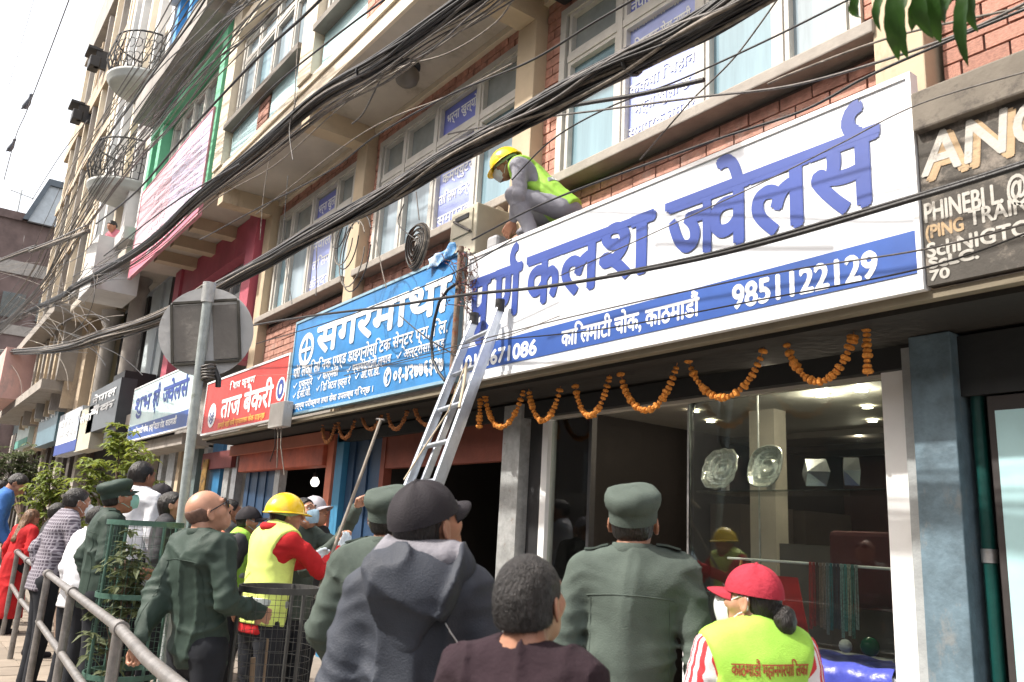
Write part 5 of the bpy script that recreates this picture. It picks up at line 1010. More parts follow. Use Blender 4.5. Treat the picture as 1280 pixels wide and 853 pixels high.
# ================================================================ CABLES
def cat_(pts, n=8):
    out = []
    P = [pts[0]] + pts + [pts[-1]]
    for i in range(1, len(P) - 2):
        for k in range(n):
            t = k / n; a, b, c, d = P[i - 1], P[i], P[i + 1], P[i + 2]; out.append(.5 * ((2 * b) + (c - a) * t + (2 * a - 5 * b + 4 * c - d) * t * t + (3 * b - a - 3 * c + d) * t ** 3))
    out.append(pts[-1]); return out
def bundle(label, pts, spread, n, r=(.006, .012), mats=(CABLE, CABLE, CABLE2, CABLE3), seg=6, tangle=.0, wrap=None, base=None):
    t = thing('cable_bundle', label, 'cable bundle', base or pts[0])
    for k in range(n):
        th = random.uniform(0, 6.28); rr = spread * math.sqrt(random.random()); f1, f2 = random.uniform(.5, 2.2), random.uniform(.5, 2.2); p1, p2 = random.uniform(0, 6), random.uniform(0, 6); Q = []
        for i, p in enumerate(pts):
            s_ = i * 1.0; sp = spread
            a = th + .5 * math.sin(f1 * s_ + p1); Q.append(p + Vector((0, math.cos(a) * rr + tangle * math.sin(f2 * s_ + p2), math.sin(a) * rr + tangle * random.uniform(-1, 1) * .6)))
        MB().tube(cat_(Q, seg), random.uniform(*r), 5).build('strand', mats[k % len(mats)], t)
    if wrap:
        for q in wrap:
            c = cat_(pts, 8); i = int(q * (len(c) - 2)); d = (c[i + 1] - c[i]).normalized(); u = Vector((0, 1, 0)); w = d.cross(u).normalized(); ring = [c[i] + (u * math.cos(a) + w * math.sin(a)) * spread * .9 for a in np.linspace(0, 6.28, 14)]; MB().tube(ring, .01, 5, False).build('tie', CABLE, t)
    return t
YC = 2.3
A1 = [at(u, v, YC) for u, v in ((1120, -110), (1020, -50), (930, 4), (860, 44), (780, 82), (700, 124), (640, 158), (560, 200), (480, 248), (400, 290), (320, 335), (262, 366))]
bundle('thickest black cable bundle running in front of the windows down to the round sign', A1, .068, 56, (.005, .0115), wrap=(.36,))
A1b = [at(u, v, YC) for u, v in ((262, 366), (200, 398), (130, 420), (70, 436), (5, 440), (-60, 442))]
bundle('cable bundle continuing left of the round sign towards the far street', A1b, .085, 34, (.006, .015), (CABLE2, CABLE3, CABLE, CABLE3), tangle=.03)
A2 = [at(u, v, 2.45) for u, v in ((720, -90), (640, -38), (590, -2), (530, 38), (470, 80), (400, 122), (320, 190), (250, 245), (175, 312), (95, 358), (30, 392), (-60, 430))]
bundle('second black cable bundle crossing the overhang fascia above the pink hoarding', A2, .06, 34, (.006, .013), wrap=(.4,))
bundle('loose grey cables sagging under the second cable bundle', [p + Vector((0, .1, -.09)) for p in A2], .09, 9, (.004, .007), (CABLE3, CABLE2), tangle=.03)
for j, (du, n, lb) in enumerate(((0, 9, 'nearest the brick building'), (34, 8, 'second from the right'), (68, 6, 'middle one'), (100, 5, 'leftmost one'))):
    B = [at(u - du * (1 - .75 * i / 6), v, 2.3) for i, (u, v) in enumerate(((372, -30), (318, 22), (262, 82), (205, 148), (150, 212), (100, 290), (45, 372), (-30, 440)))]
    bundle('fan of grey brown wires across the upper left facades, ' + lb, B, .20, n, (.005, .011), (CABLE2, CABLE, CABLE3, CABLE2), tangle=.05)
bundle('thick twisted cable crossing the far brick building at the left edge', [at(u, v, 2.2) for u, v in ((-60, 350), (0, 325), (40, 312), (70, 302), (110, 285))], .09, 7, (.015, .03), (CABLE2, CABLE3))
tg = thing('wire_tangle', 'messy tangle of loose wires over the far street at the left edge', 'wires', at(40, 400, 2.2))
for k in range(42):
    u0, v0 = random.uniform(-20, 120), random.uniform(330, 445); pts = [at(u0, v0, 2.3)]; an = random.uniform(-.9, .2); L_ = random.uniform(12, 26); sg_ = random.choice((-.3, .3, .1))
    for j in range(4): an += sg_ + random.uniform(-.15, .15); u0 += L_ * math.cos(an); v0 += L_ * math.sin(an); pts.append(at(u0, v0, 2.3 + random.uniform(-.03, .03)))
    MB().tube(cat_(pts, 6), random.uniform(.004, .008), 4).build('wire', (CABLE3, CABLE2, CABLE)[k % 3], tg)
def wire(pts, Y, r, m, label, cat='wire'):
    Ys = Y if hasattr(Y, '__len__') else [Y] * len(pts); P = [at(u, v, y) for (u, v), y in zip(pts, Ys)]
    o = MB().tube(cat_(P, 10), r, 6).build('overhead_wire', m); tag(o, label, cat, 'single overhead wires'); return o
wire([(1300, 200), (1153, 246), (900, 318), (700, 356), (580, 369), (480, 384), (370, 398), (240, 420)], 3.0, .011, CABLE, 'thick black wire crossing the middle of the white sign lettering')
wire([(1300, 196), (1153, 242), (900, 314), (760, 344)], 3.02, .008, CABLE, 'second black wire close above the one crossing the white sign')
wire([(1300, 275), (1155, 312), (950, 345), (720, 395), (600, 425), (430, 470)], 3.1, .004, CABLE2, 'thin wire over the blue stripe digits')
wire([(1300, 285), (1155, 335), (950, 375), (750, 412), (620, 425)], 3.12, .004, CABLE, 'thin wire near the bottom edge of the blue stripe')
wire([(1300, 85), (1150, 130), (1050, 180), (950, 230), (820, 290), (700, 345)], 2.9, .003, CABLE2, 'hair thin wire slanting across the upper right of the white sign')
wire([(1300, -5), (1180, 50), (1000, 105), (870, 122), (750, 138), (640, 152), (560, 168)], 2.9, .006, CABLE2, 'slim wire from the hanging leaves across the window to the main bundle')
wire([(1290, 8), (1160, 62), (1080, 98), (1000, 140), (880, 180), (690, 250), (590, 300)], 2.85, .006, CABLE, 'slim black wire passing over the worker and the window sill')
wire([(1300, 5), (1120, 45), (1000, 88), (960, 105)], 2.95, .005, CABLE3, 'short pale wire fastened under the window sill')
wire([(1080, -10), (960, 50), (850, 100), (760, 135), (690, 175), (640, 225)], 2.9, .005, CABLE, 'thin wire dipping behind the yellow helmet of the seated worker')
wire([(975, -5), (920, 70), (870, 120), (850, 142), (800, 200)], 3.3, .005, CABLE2, 'thin wire dropping steeply across the pale right window pane')
wire([(800, -5), (740, 30), (660, 78), (560, 120), (470, 170), (410, 215), (320, 262), (250, 300)], 2.9, .008, CABLE, 'black wire above the main bundle over the window transoms')
wire([(880, 100), (800, 118), (740, 128), (700, 135), (690, 139)], 2.75, .012, CABLE, 'thick slack cable drooping below the main bundle in front of the window')
wire([(640, 80), (560, 120), (480, 152), (420, 190), (320, 268)], 2.95, .006, CABLE3, 'pale beige wire running below the overhang')
wire([(500, 52), (480, 90), (455, 140), (440, 155)], 3.3, .009, CABLE2, 'short conduit dropping from the soffit lamp')
wire([(480, 0), (420, 45), (340, 110), (290, 165)], 2.0, .008, CABLE, 'black wire crossing the pale cyan panels above the overhang')
wire([(410, -10), (380, 20), (320, 75), (240, 160), (170, 240), (120, 280)], 2.0, .014, CABLE, 'heavy black wire slanting through the green window frame')
wire([(262, -10), (240, 25), (200, 80), (150, 150), (110, 200)], 2.0, .014, CABLE, 'heavy black wire in front of the blue columns')
wire([(220, -10), (190, 45), (150, 110), (120, 160)], 2.0, .010, CABLE2, 'thin dark wire in front of the round balcony')
wire([(300, 205), (215, 255), (150, 305), (130, 320)], 2.2, .010, CABLE, 'black wire crossing the pink hoarding')
wire([(45, -10), (25, 60), (0, 145)], .6, .006, CABLE2, 'thin wire against the sky, left one')
wire([(90, -10), (60, 70), (33, 140), (20, 170), (5, 225)], .6, .007, CABLE2, 'thin wire against the sky with two pigeons')
wire([(110, 150), (75, 195), (40, 250)], .9, .005, CABLE2, 'thin wire against the sky close to the roofline')
wire([(320, 470), (450, 462), (600, 430), (700, 395)], 3.1, .003, CABLE3, 'hair thin pale wire across the lower blue sign')
wire([(320, 430), (420, 400), (500, 370), (570, 340), (640, 300)], 3.05, .005, CABLE, 'dark wire rising across the big letters of the blue sign')
for i, pts in enumerate((((360, 220), (355, 300), (365, 380)), ((396, 310), (395, 370)), ((470, 300), (478, 340), (483, 360)), ((505, 255), (498, 280), (520, 300)), ((520, 240), (524, 275)), ((340, 180), (330, 240), (325, 300)), ((500, 395), (530, 420), (570, 445)), ((366, 200), (362, 160), (372, 120)), ((378, 0), (372, 60), (368, 130)))):
    wire(list(pts), 3.0 if i < 7 else 2.4, .005, (CABLE, CABLE2, CABLE3)[i % 3], ['loose wire dangling in front of the third window', 'short wire hanging before the blue poster', 'wire end curling beside the pillar', 'wire end above the coil of cable', 'short wire holding the cable coil', 'loose wire hanging under the soffit beam', 'thin wire sagging over the clinic lettering', 'dangling wire beside the cream upper pillar', 'vertical wire in front of the upper windows'][i])
lp = thing('wire_loops', 'loose loops of thin wire hanging from the main bundle in front of a cream pillar', 'wires', at(425, 300, 2.9))
for k in range(5): c = at(424 + 6 * k, 290 + 8 * (k % 2), 2.95); MB().tube([(c.x + (.16 + .03 * k) * math.cos(t), 2.95, c.z - .05 * k + (.16 + .05 * k) * math.sin(t)) for t in np.linspace(.5, 6.3, 20)], .006, 5).build('loop', (CABLE, CABLE3)[k % 2], lp)
# pigeons
for (u, v), lb in (((33, 132), 'grey pigeon on the thin wire, upper one'), ((13, 186), 'grey pigeon on the thin wire, lower one')):
    p = at(u, v, .6); t = thing('pigeon', lb, 'bird', p, 'pigeons on the wire'); PM = mat('pigeon_grey', (.20, .22, .26), .7); dx = Vector((1, .2, 0)).normalized(); s_ = .8
    MB().tube([p + dx * a * s_ + Vector((0, 0, z * s_)) for a, z in ((-.28, .02), (-.18, .02), (-.06, .0), (.06, .03), (.14, .09), (.165, .14))], [.012 * s_, .03 * s_, .06 * s_, .055 * s_, .034 * s_, .03 * s_], 10).build('body', PM, t)
    h_ = p + dx * .18 * s_ + Vector((0, 0, .16 * s_)); MB().lathe([(.001, .03), (.026, .015), (.03, 0), (.02, -.022), (.001, -.03)], 10, h_).build('head', PM, t); MB().tube([h_ + dx * .02, h_ + dx * .06], [.009, .001], 6).build('beak', CABLE, t)
# ================================================================ PLANTS
LEAFY = mat('leaf_yellow_green', (.16, .21, .045), .55, scale=9, var=.35, bump=.1); LEAFD = mat('leaf_dusty', (.11, .13, .06), .7, scale=9, var=.3, bump=.1); BARK = mat('bark', (.16, .11, .08), .9, scale=20); LEAFG = mat('leaf_mango', (.025, .07, .012), .38, scale=5, var=.35, bump=.15)
for m_ in (LEAFY, LEAFD, LEAFG):
    p_ = m_.node_tree.nodes['Principled BSDF']; p_.inputs['Subsurface Weight'].default_value = 0; t_ = m_.node_tree; tr_ = t_.nodes.new('ShaderNodeBsdfTranslucent'); tr_.inputs[0].default_value = (.40, .46, .08, 1) if m_ is LEAFY else (.13, .16, .07, 1) if m_ is LEAFD else (.035, .10, .01, 1); mx_ = t_.nodes.new('ShaderNodeMixShader'); mx_.inputs[0].default_value = .3; o_ = t_.nodes['Material Output']; t_.links.new(p_.outputs[0], mx_.inputs[1]); t_.links.new(tr_.outputs[0], mx_.inputs[2]); t_.links.new(mx_.outputs[0], o_.inputs[0])
def leaf(mb, p, d, L, w, n=3):
    d = d.normalized(); s_ = d.cross(Vector((random.uniform(-.3, .3), random.uniform(-.3, .3), 1))).normalized(); u = s_.cross(d); P = []
    for i in range(n + 1):
        q = i / n; ww = w * math.sin(math.pi * min(1, q * .92 + .06)) ** .8; c = p + d * L * q - Vector((0, 0, 1)) * L * .3 * q * q; P += [c - s_ * ww + u * ww * .35, c, c + s_ * ww + u * ww * .35]
    mb.add(P, [f for i in range(n) for f in ((3 * i, 3 * i + 1, 3 * i + 4, 3 * i + 3), (3 * i + 1, 3 * i + 2, 3 * i + 5, 3 * i + 4))])
def tree(name, base, clumps, label, m, leaves=30, ll=.09, lw=.018, trunk=.035, group=None):
    t = thing(name, label, 'tree', base, group); base = Vector(base); tm = MB(); fm = MB(); top = Vector((sum(c[0].x for c in clumps) / len(clumps), sum(c[0].y for c in clumps) / len(clumps), min(c[0].z for c in clumps)))
    tm.tube([base, base.lerp(top, .5) + Vector((.03, .02, 0)), top], [trunk, trunk * .8, trunk * .55], 8)
    for c, r_ in clumps:
        tm.tube([base.lerp(top, .75), (top + c) / 2 + Vector((random.uniform(-.05, .05), 0, .02)), c], [trunk * .5, trunk * .35, trunk * .15], 6)
        for k in range(int(1.5 * leaves * (r_ / .25) ** 2)):
            v = Vector([random.gauss(0, 1) for _ in range(3)]).normalized(); p = c + v * r_ * random.uniform(.25, 1.0)
            if random.random() < .12: tm.tube([c, p], [.006, .003], 4)
            for j in range(7): a = j * .9 + random.random(); leaf(fm, p, Vector((math.cos(a), math.sin(a), random.uniform(-.5, .5))), ll * random.uniform(.7, 1.2), lw, 2)
    tm.build('trunk', BARK, t); fm.build('foliage', m, t); return t
def clumps(lst): return [(atd(u, v, d), r_) for u, v, d, r_ in lst]
tree('street_tree', (-8.3, 1.9, 0), clumps([(150, 552, 8.6, .22), (128, 585, 8.6, .22), (165, 590, 8.6, .22), (105, 612, 8.6, .20), (178, 570, 8.4, .16), (185, 615, 8.4, .16), (140, 615, 8.7, .22), (112, 640, 8.6, .18), (155, 562, 8.9, .2)]), 'small bushy street tree with yellow green leaves behind the masked officer', LEAFY, 30)
tree('street_tree', (-9.8, 1.7, 0), clumps([(62, 595, 10, .2), (75, 615, 10, .22), (50, 620, 10, .22), (68, 640, 10, .24), (90, 650, 10, .18), (45, 650, 10, .2)]), 'leafy sapling between the blue shirt man and the masked man in a checked shirt', LEAFY, 28)
tree('street_tree', (-12.8, 2.0, 0), clumps([(25, 575, 12.5, .3), (8, 580, 12.5, .3), (40, 590, 12.5, .25), (5, 610, 12.5, .35), (30, 615, 12.5, .3)]), 'pale leafed tree at the left edge behind the man in blue', LEAFD, 26)
# tree guards with saplings
def guard(x, y, z1, rad, m, label, nv, rings, wires_=True, nr=24):
    t = thing('tree_guard', label, 'tree guard', (x, y, 0), 'wire mesh tree guards'); C_ = lambda r_, z, k=40: [(x + r_ * math.cos(a), y + r_ * math.sin(a), z) for a in np.linspace(0, 2 * math.pi, k)]
    for z in rings:
        vs = [p for zz in (-.014, .014) for p in C_(rad, z + zz, 41)[:-1]] + [p for zz in (-.014, .014) for p in C_(rad + .008, z + zz, 41)[:-1]]; fs = []
        for k in range(40): k2 = (k + 1) % 40; fs += [(k, 40 + k, 40 + k2, k2), (80 + k, 80 + k2, 120 + k2, 120 + k), (40 + k, 120 + k, 120 + k2, 40 + k2), (k, k2, 80 + k2, 80 + k)]
        MB().add(vs, fs).build('hoop', m, t)
    for k in range(nv): a = 2 * math.pi * k / nv + .3; MB().tube([(x + rad * math.cos(a), y + rad * math.sin(a), 0), (x + rad * math.cos(a), y + rad * math.sin(a), z1)], .009, 6).build('upright', m, t)
    ms = MB()
    for z in np.arange(.05, z1, .055): ms.tube(C_(rad - .004, z, 28), .0013, 3, False)
    for k in range(nr): a = 2 * math.pi * k / nr; ms.tube([(x + (rad - .004) * math.cos(a), y + (rad - .004) * math.sin(a), 0), (x + (rad - .004) * math.cos(a), y + (rad - .004) * math.sin(a), z1)], .0013, 3, False)
    tag(ms.build('mesh', m, t), kind='stuff'); return t
gp = atd(172, 651, 4.85); GUG = mat('guard_green', (.05, .11, .085), .5, scale=10, var=.2)
guard(gp.x, gp.y + .05, gp.z, .205, GUG, 'green tree guard around a dusty sapling beside the masked officer', 4, (gp.z - .014, gp.z - .42, gp.z - .85))
cl_ = [(Vector((gp.x + random.uniform(-.10, .10), gp.y + random.uniform(-.10, .10), z)), r_) for z, r_ in ((1.42, .12), (1.30, .13), (1.22, .15), (1.12, .15), (1.02, .13), (.88, .12), (.75, .10), (1.35, .12), (1.17, .14))]
tree('sapling', (gp.x, gp.y, 0), cl_, 'dusty leafed sapling inside the green tree guard', LEAFD, 20, .075, .018, .012)
g2 = atd(350, 733, 3.9); guard(g2.x, g2.y, g2.z, .178, mat('guard_black', (.06, .06, .058), .5), 'black wire tree guard in front of the worker in the yellow helmet', 3, (g2.z - .012, g2.z - .6), nr=20)
st = thing('bare_sapling', 'bare cut stems inside the black tree guard', 'plant', (g2.x, g2.y, 0))
for dx, zt_, r_ in ((-.06, .98, .012), (-.02, 1.07, .006), (.05, .85, .008)): MB().tube([(g2.x + dx, g2.y, 0), (g2.x + dx * 1.3, g2.y + dx, zt_)], r_, 7).build('stem', mat('stem_brown', (.25, .18, .12), .8), st)
# hanging mango leaves, top right
hb_ = thing('leafy_branch', 'drooping branch with long dark green leaves hanging in at the top right', 'branch', atd(1150, -40, 1.8)); B0 = atd(1240, -90, 1.9); B1 = atd(1090, -30, 1.7); MB().tube([B0 + (B0 - B1) * 2, B0, atd(1160, -35, 1.8), B1], [.02, .014, .01, .006], 8).build('twig', BARK, hb_)
for (u0, v0, u1, v1, w, d) in ((1072, -20, 1081, 12, 9, 1.7), (1108, -25, 1103, 30, 8, 1.72), (1112, -10, 1124, 66, 10, 1.68), (1125, -20, 1136, 64, 11, 1.75), (1138, -20, 1126, 28, 9, 1.8), (1150, -30, 1168, 38, 12, 1.7), (1166, -30, 1177, 44, 12, 1.74), (1158, -25, 1140, 30, 10, 1.82), (1196, -30, 1183, 20, 12, 1.75), (1208, -30, 1212, 74, 11, 1.7), (1218, -30, 1224, 30, 10, 1.8), (1190, -35, 1178, 10, 14, 1.78)):
    a, b = atd(u0, v0 + 8, d), atd(u1, v1 + 10, d + .05); L = (b - a); s_ = L.cross(Vector((random.uniform(-.4, .4), 1, .2))).normalized() * w / FPX * d; nn = L.cross(s_).normalized(); vs = []; N = 10
    for i in range(N + 1):
        q = i / N; ww = math.sin(math.pi * min(1, .08 + q * .92)) ** .75 * (1.0 - .25 * q); c = a + L * q + nn * .02 * math.sin(3 * q); e = .35 * ww * w / FPX * d; wv = 1 + .08 * math.sin(i * 2.3 + u0); vs += [c - s_ * ww * wv + nn * e, c, c + s_ * ww * wv + nn * e]
    MB().add(vs, [f for i in range(N) for f in ((3 * i, 3 * i + 1, 3 * i + 4, 3 * i + 3), (3 * i + 1, 3 * i + 2, 3 * i + 5, 3 * i + 4))], True).build('leaf', LEAFG, hb_)
# ================================================================ PEOPLE
def vdir(p): return math.degrees(math.atan2(p[1], p[0]))
def sticker(text, parent_obj_fn, lines, m):
    pass
def vest_text(root, HF, up, body, jk, ctx):
    vo = [c for c in root.children if c.name.startswith('vest')][0]; me = vo.data; bvh = BVHTree.FromPolygons([v.co for v in me.vertices], [p.vertices for p in me.polygons])
    for s_, x0, x1, z, hgt in (('काठमाडौं महानगरपालिका', -.135, .15, 1.325, .040), ('वडा नं. १४', -.02, .12, 1.262, .030)):
        V, F, w = text2d(s_); xs = [v[0] for v in V]; a, b = min(xs), max(xs); vs = []
        for off in (0, .0022):
            base = len(vs)
            for x, y in V:
                px_ = x0 + (x - a) / (b - a) * (x1 - x0) + off; pz = z + y / HEADLINE * hgt + .03 * (px_ + .15); hit = bvh.ray_cast(Vector((px_, -1, pz)), Vector((0, 1, 0)))
                vs.append((hit[0] + Vector((0, -.003 - off, 0))) if hit[0] else Vector((px_, -.15, pz)))
        n = len(V); MB().add(vs, [f for f in F] + [tuple(i + n for i in f) for f in F]).build('lettering', mat('print_brown_red', (.35, .06, .03), .6, var=0, bump=0), root)
def yoke(root, HF, up, body, jk, ctx):
    me = jk.data; bvh = BVHTree.FromPolygons([v.co for v in me.vertices], [p.vertices for p in me.polygons])
    def seam(pts, r=.0022):
        P = []
        for x, z in pts:
            h_ = bvh.ray_cast(Vector((x, -1, z)), Vector((0, 1, 0)))
            if h_[0]: P.append(h_[0] + Vector((0, -.0008, 0)))
        if len(P) > 2: MB().tube(P, r, 5).build('seam', jk.data.materials[0], jk)
    for sx in (-1, 1):
        e = MB(); P = []
        for k in range(5):
            x = sx * (.085 + .021 * k); h_ = bvh.ray_cast(Vector((x, -.005, 1.7)), Vector((0, 0, -1)))
            if h_[0]: P.append(h_[0])
        if len(P) > 2:
            vs = [q + Vector((0, dy, dz)) for q in P for dy, dz in ((-.024, .001), (.024, .001), (.024, .008), (-.024, .008))]; e.add(vs, [f for i in range(len(P) - 1) for f in ((4 * i, 4 * i + 4, 4 * i + 5, 4 * i + 1), (4 * i + 1, 4 * i + 5, 4 * i + 6, 4 * i + 2), (4 * i + 2, 4 * i + 6, 4 * i + 7, 4 * i + 3), (4 * i + 3, 4 * i + 7, 4 * i + 4, 4 * i))] + [(0, 1, 2, 3), (4 * len(P) - 1, 4 * len(P) - 2, 4 * len(P) - 3, 4 * len(P) - 4)]); e.build('epaulette', jk.data.materials[0], jk)
    seam([(-.15 + .02 * k, 1.315 + .012 * math.cos((k - 7.5) / 5)) for k in range(16)]); seam([(-.135, 1.31 - .03 * k) for k in range(14)]); seam([(.135, 1.31 - .03 * k) for k in range(14)])
PP = {}
# F: officer seen squarely from behind
p = atd(792, 652, 2.68)
person('officer in grey green uniform and soft green cap seen from behind, facing the shop window', p, 131, -3, 16, 0, {'L': ((-.235, -.04, 1.14), (-.20, .12, .92)), 'R': ((.24, -.05, 1.13), (.23, .10, .92))}, UNI, TROU, SKIN, 'buzz', HAIRM, .0095, .0062, hat='patrol', hatm=UNI, seed=3, vis_face=False, folds=1.35, fat=.97, extra=yoke)
# D: man in black cap and navy hooded jacket
def hood(root, HF, up, body, jk, ctx):
    inv, torso, fold = ctx['inv'], ctx['torso'], ctx['fold']
    def hd(p):
        q = inv(p); o = cone(q, (0, -.115, 1.40), (0, -.10, 1.28), .095, .035, (1.25, .62, 1)); o = smin(o, cone(q, (-.10, -.03, 1.455), (.10, -.03, 1.455), .055, .055), .04); o = smin(o, cone(np.abs(q * np.array([1, 0, 0])) + q * np.array([0, 1, 1]), (.1, -.04, 1.46), (.075, .07, 1.42), .042, .03), .03)
        o = o - fold(p, .012); return smax(smax(o, -cone(q, (0, -.02, 1.485), (0, .02, 1.60), .085, .12), .01), -cone(q, (0, -.045, 1.49), (0, -.09, 1.43), .07, .045, (1.2, 1, 1)), .01)
    sdf_obj('hood', [nets(hd, up((0, -.05, 1.36)) - .26, up((0, -.05, 1.4)) + .26, .008)], NAVYJ, root)
    def ln(p):
        q = inv(p); o = cone(q, (-.07, -.075, 1.482), (.07, -.075, 1.482), .042, .042, (1, 1, .8)); o = smin(o, cone(q, (-.085, -.02, 1.49), (.085, -.02, 1.49), .038, .038), .04) - fold(p, .010); return smax(o, -cone(q, (0, .01, 1.44), (0, .03, 1.6), .06, .065), .01)
    sdf_obj('hood_lining', [nets(ln, up((0, -.05, 1.47)) - .2, up((0, -.05, 1.47)) + .2, .007)], LINING, root)
    me = jk.data; bvh = BVHTree.FromPolygons([v.co for v in me.vertices], [p_.vertices for p_ in me.polygons]); P = []
    for k in range(9):
        h_ = bvh.ray_cast(Vector((.10 + .012 * k, -1, 1.32 - .022 * k)), Vector((0, 1, 0)))
        if h_[0]: P.append(h_[0] + Vector((0, -.001, 0)))
    if len(P) > 2: MB().tube(P, .0022, 5).build('piping', WTEXT, jk)
    o = jk
p = atd(535, 656, 2.08)
person('man in a black baseball cap and navy hooded jacket looking up at the ladder', p, 136, -34, 22, 0, {'L': ((-.205, -.02, 1.13), (-.18, .12, .92)), 'R': ((.22, -.02, 1.13), (.2, .12, .93))}, NAVYJ, TROU, SKIN, 'short', HAIRM, .009, .0062, hat='baseball', hatm=BLKCAP, seed=8, collar=False, fat=.86, folds=1.5, extra=hood)
# E: dark haired man in maroon sweater, nearest
p = atd(663, 752, 1.68)
person('nearest man with short greying hair and dark maroon sweater at the bottom centre', p, 122, -10, 14, 0, None, MAROON, TROU, SKIN, 'short', HAIRG, .009, .0048, seed=12, folds=1.1, fat=.86, collar=False)
# C: officer behind D
p = atd(488, 648, 3.05)
person('officer in green cap and uniform standing left of the man in the navy jacket', p, 140, -8, 15, 0, {'L': ((-.24, .0, 1.12), (-.2, .14, .95)), 'R': ((.24, -.02, 1.13), (.2, .12, .92))}, UNI, TROU, SKIN, 'buzz', HAIRM, .0105, .007, hat='patrol', hatm=UNI, seed=21, fat=.92, mask=MASKW, extra=yoke)
# A: bald man
p = atd(260, 640, 3.85)
def shades(root, HF, up, body, jk, ctx):
    gl = MB()
    for sx in (-1, 1):
        vs = [HF((sx * (.006 + .056 * i / 6), .112 - .022 * (i / 6) ** 2, .030 - .040 * j / 4 - .006 * (j / 4) * abs(i / 3 - 1))) for i in range(7) for j in range(5)]; gl.add(vs, [(i * 5 + j, i * 5 + j + 1, (i + 1) * 5 + j + 1, (i + 1) * 5 + j) for i in range(6) for j in range(4)], True)
    o = gl.build('sunglasses', LENS, root); o.modifiers.new('s', 'SOLIDIFY').thickness = .002
    tm_ = MB()
    for sx in (-1, 1): tm_.tube([HF((sx * .062, .092, .022)), HF((sx * .077, .06, .018)), HF((sx * .084, .0, .010)), HF((sx * .083, -.018, -.002))], .0032, 6)
    tm_.build('temple', BLKCAP, o)
    sdf_obj('stubble', [nets(lambda q: smax(smax(ell((q - ctx['hc']) @ ctx['Rh'], (0, -.014, .018), (.0795, .1005, .0905)), ((q - ctx['hc']) @ ctx['Rh'])[..., 1] + .0 + .8 * ((q - ctx['hc']) @ ctx['Rh'])[..., 2], .004), ((q - ctx['hc']) @ ctx['Rh'])[..., 2] - .045, .004), ctx['hc'] - .14, ctx['hc'] + .14, .007)], mat('shaved_hair', (.14, .075, .055), .6, var=.3, scale=50), root)
    yoke(root, HF, up, body, jk, ctx); ep = MB(); ep.tube([up((.125, .03, 1.462)), up((.16, .02, 1.447))], .032, 4, sq=.3).build('epaulette', mat('orange_badge', (.45, .12, .07), .7), jk)
PP['A'] = person('bald man in sunglasses and dark green uniform holding the railing', p, 108, -22, 20, -7, {'L': ((-.19, -.12, 1.15), (-.10, -.26, .98)), 'R': ((.25, -.02, 1.14), (.2, .2, 1.05))}, UNID, TROU, SKIN2, 'none', HAIRM, .010, .0065, seed=31, fat=.98, folds=1.5, extra=shades, handcfg={'L': {'curl': .8, 'd': (-.2, -.1, -.9)}})
# B: worker in yellow helmet
p = atd(358, 643, 5.0)
def radio(root, HF, up, body, jk, ctx):
    r0 = up((-.17, -.17, 1.13)); ro = MB().tube([r0, r0 + np.array([.03, .02, -.10])], .022, 6, sq=.6).build('two_way_radio', BLACKP, root); MB().tube([r0, r0 + np.array([.10, -.06, .16])], .006, 6).build('antenna', BLACKP, ro)
    MB().tube([up((.0 + .085 * math.cos(t), -.03 + .075 * math.sin(t), 1.475)) for t in np.linspace(0, 6.28, 24)], .028, 8, False).build('hood', REDC, jk)
person('worker in yellow helmet, red hooded sweater and lime vest wearing white gloves', p, 100, -12, 6, 6, {'L': ((-.26, .16, 1.22), (-.12, .36, 1.30)), 'R': ((.25, .22, 1.24), (.07, .46, 1.38))}, REDC, TROU, SKIN, 'short', HAIRM, .0105, .007, vest=(HIVISY, (1.08, 1.0), .015), hat='helmet', seed=41, glove=True, extra=radio, collar=False, folds=1.1, handcfg={'R': {'d': (-.1, .5, .75), 'curl': .25}, 'L': {'d': (.2, .7, .4), 'curl': .5}})
# G: woman in red cap
p = atd(938, 750, 2.38)
person('woman in a red cap, white mask and lime green vest with printed lettering', p, 150, 46, 6, 0, {'L': ((-.235, .0, 1.12), (-.2, .14, .95)), 'R': ((.235, -.02, 1.12), (.2, .12, .95))}, STRIPE, TROU, SKIN2, 'bun', HAIRM, .009, .006, vest=(HIVIS, (), .03), hat='baseball', hatm=REDCAP, mask=MASKW, seed=51, fat=.95, extra=vest_text, folds=.8, collar=False, group='onlookers on the pavement')
# I: masked officer, left
p = atd(148, 622, 5.6)
person('officer in dark green cap, uniform and pale green face mask by the railing', p, 82, 12, 16, 0, {'L': ((-.27, -.12, 1.14), (-.24, -.05, .92)), 'R': ((.27, .0, 1.15), (.2, .2, 1.08))}, UNID, TROU, SKIN, 'buzz', HAIRM, .012, .0075, hat='patrol', hatm=UNID, mask=MASKG, seed=61, fat=1.05, extra=yoke)
# J: masked man in checked shirt
p = atd(97, 628, 6.6)
person('man in a dark checked shirt and white mask leaning on the railing', p, 92, 6, 4, 10, {'L': ((-.28, -.10, 1.14), (-.24, -.02, .92)), 'R': ((.26, .1, 1.15), (.18, .28, 1.05))}, CHECK, TROU, SKIN, 'short', HAIRM, .013, .008, mask=MASKW, seed=71, handcfg={'L': {'curl': .9}})
# white shirt between J and I
p = atd(124, 650, 6.2)
person('person in a white shirt half hidden behind the masked officer at the railing', p, 110, 0, 0, 6, None, WHITEC, TROU, SKIN, 'short', HAIRM, .014, .009, seed=75)
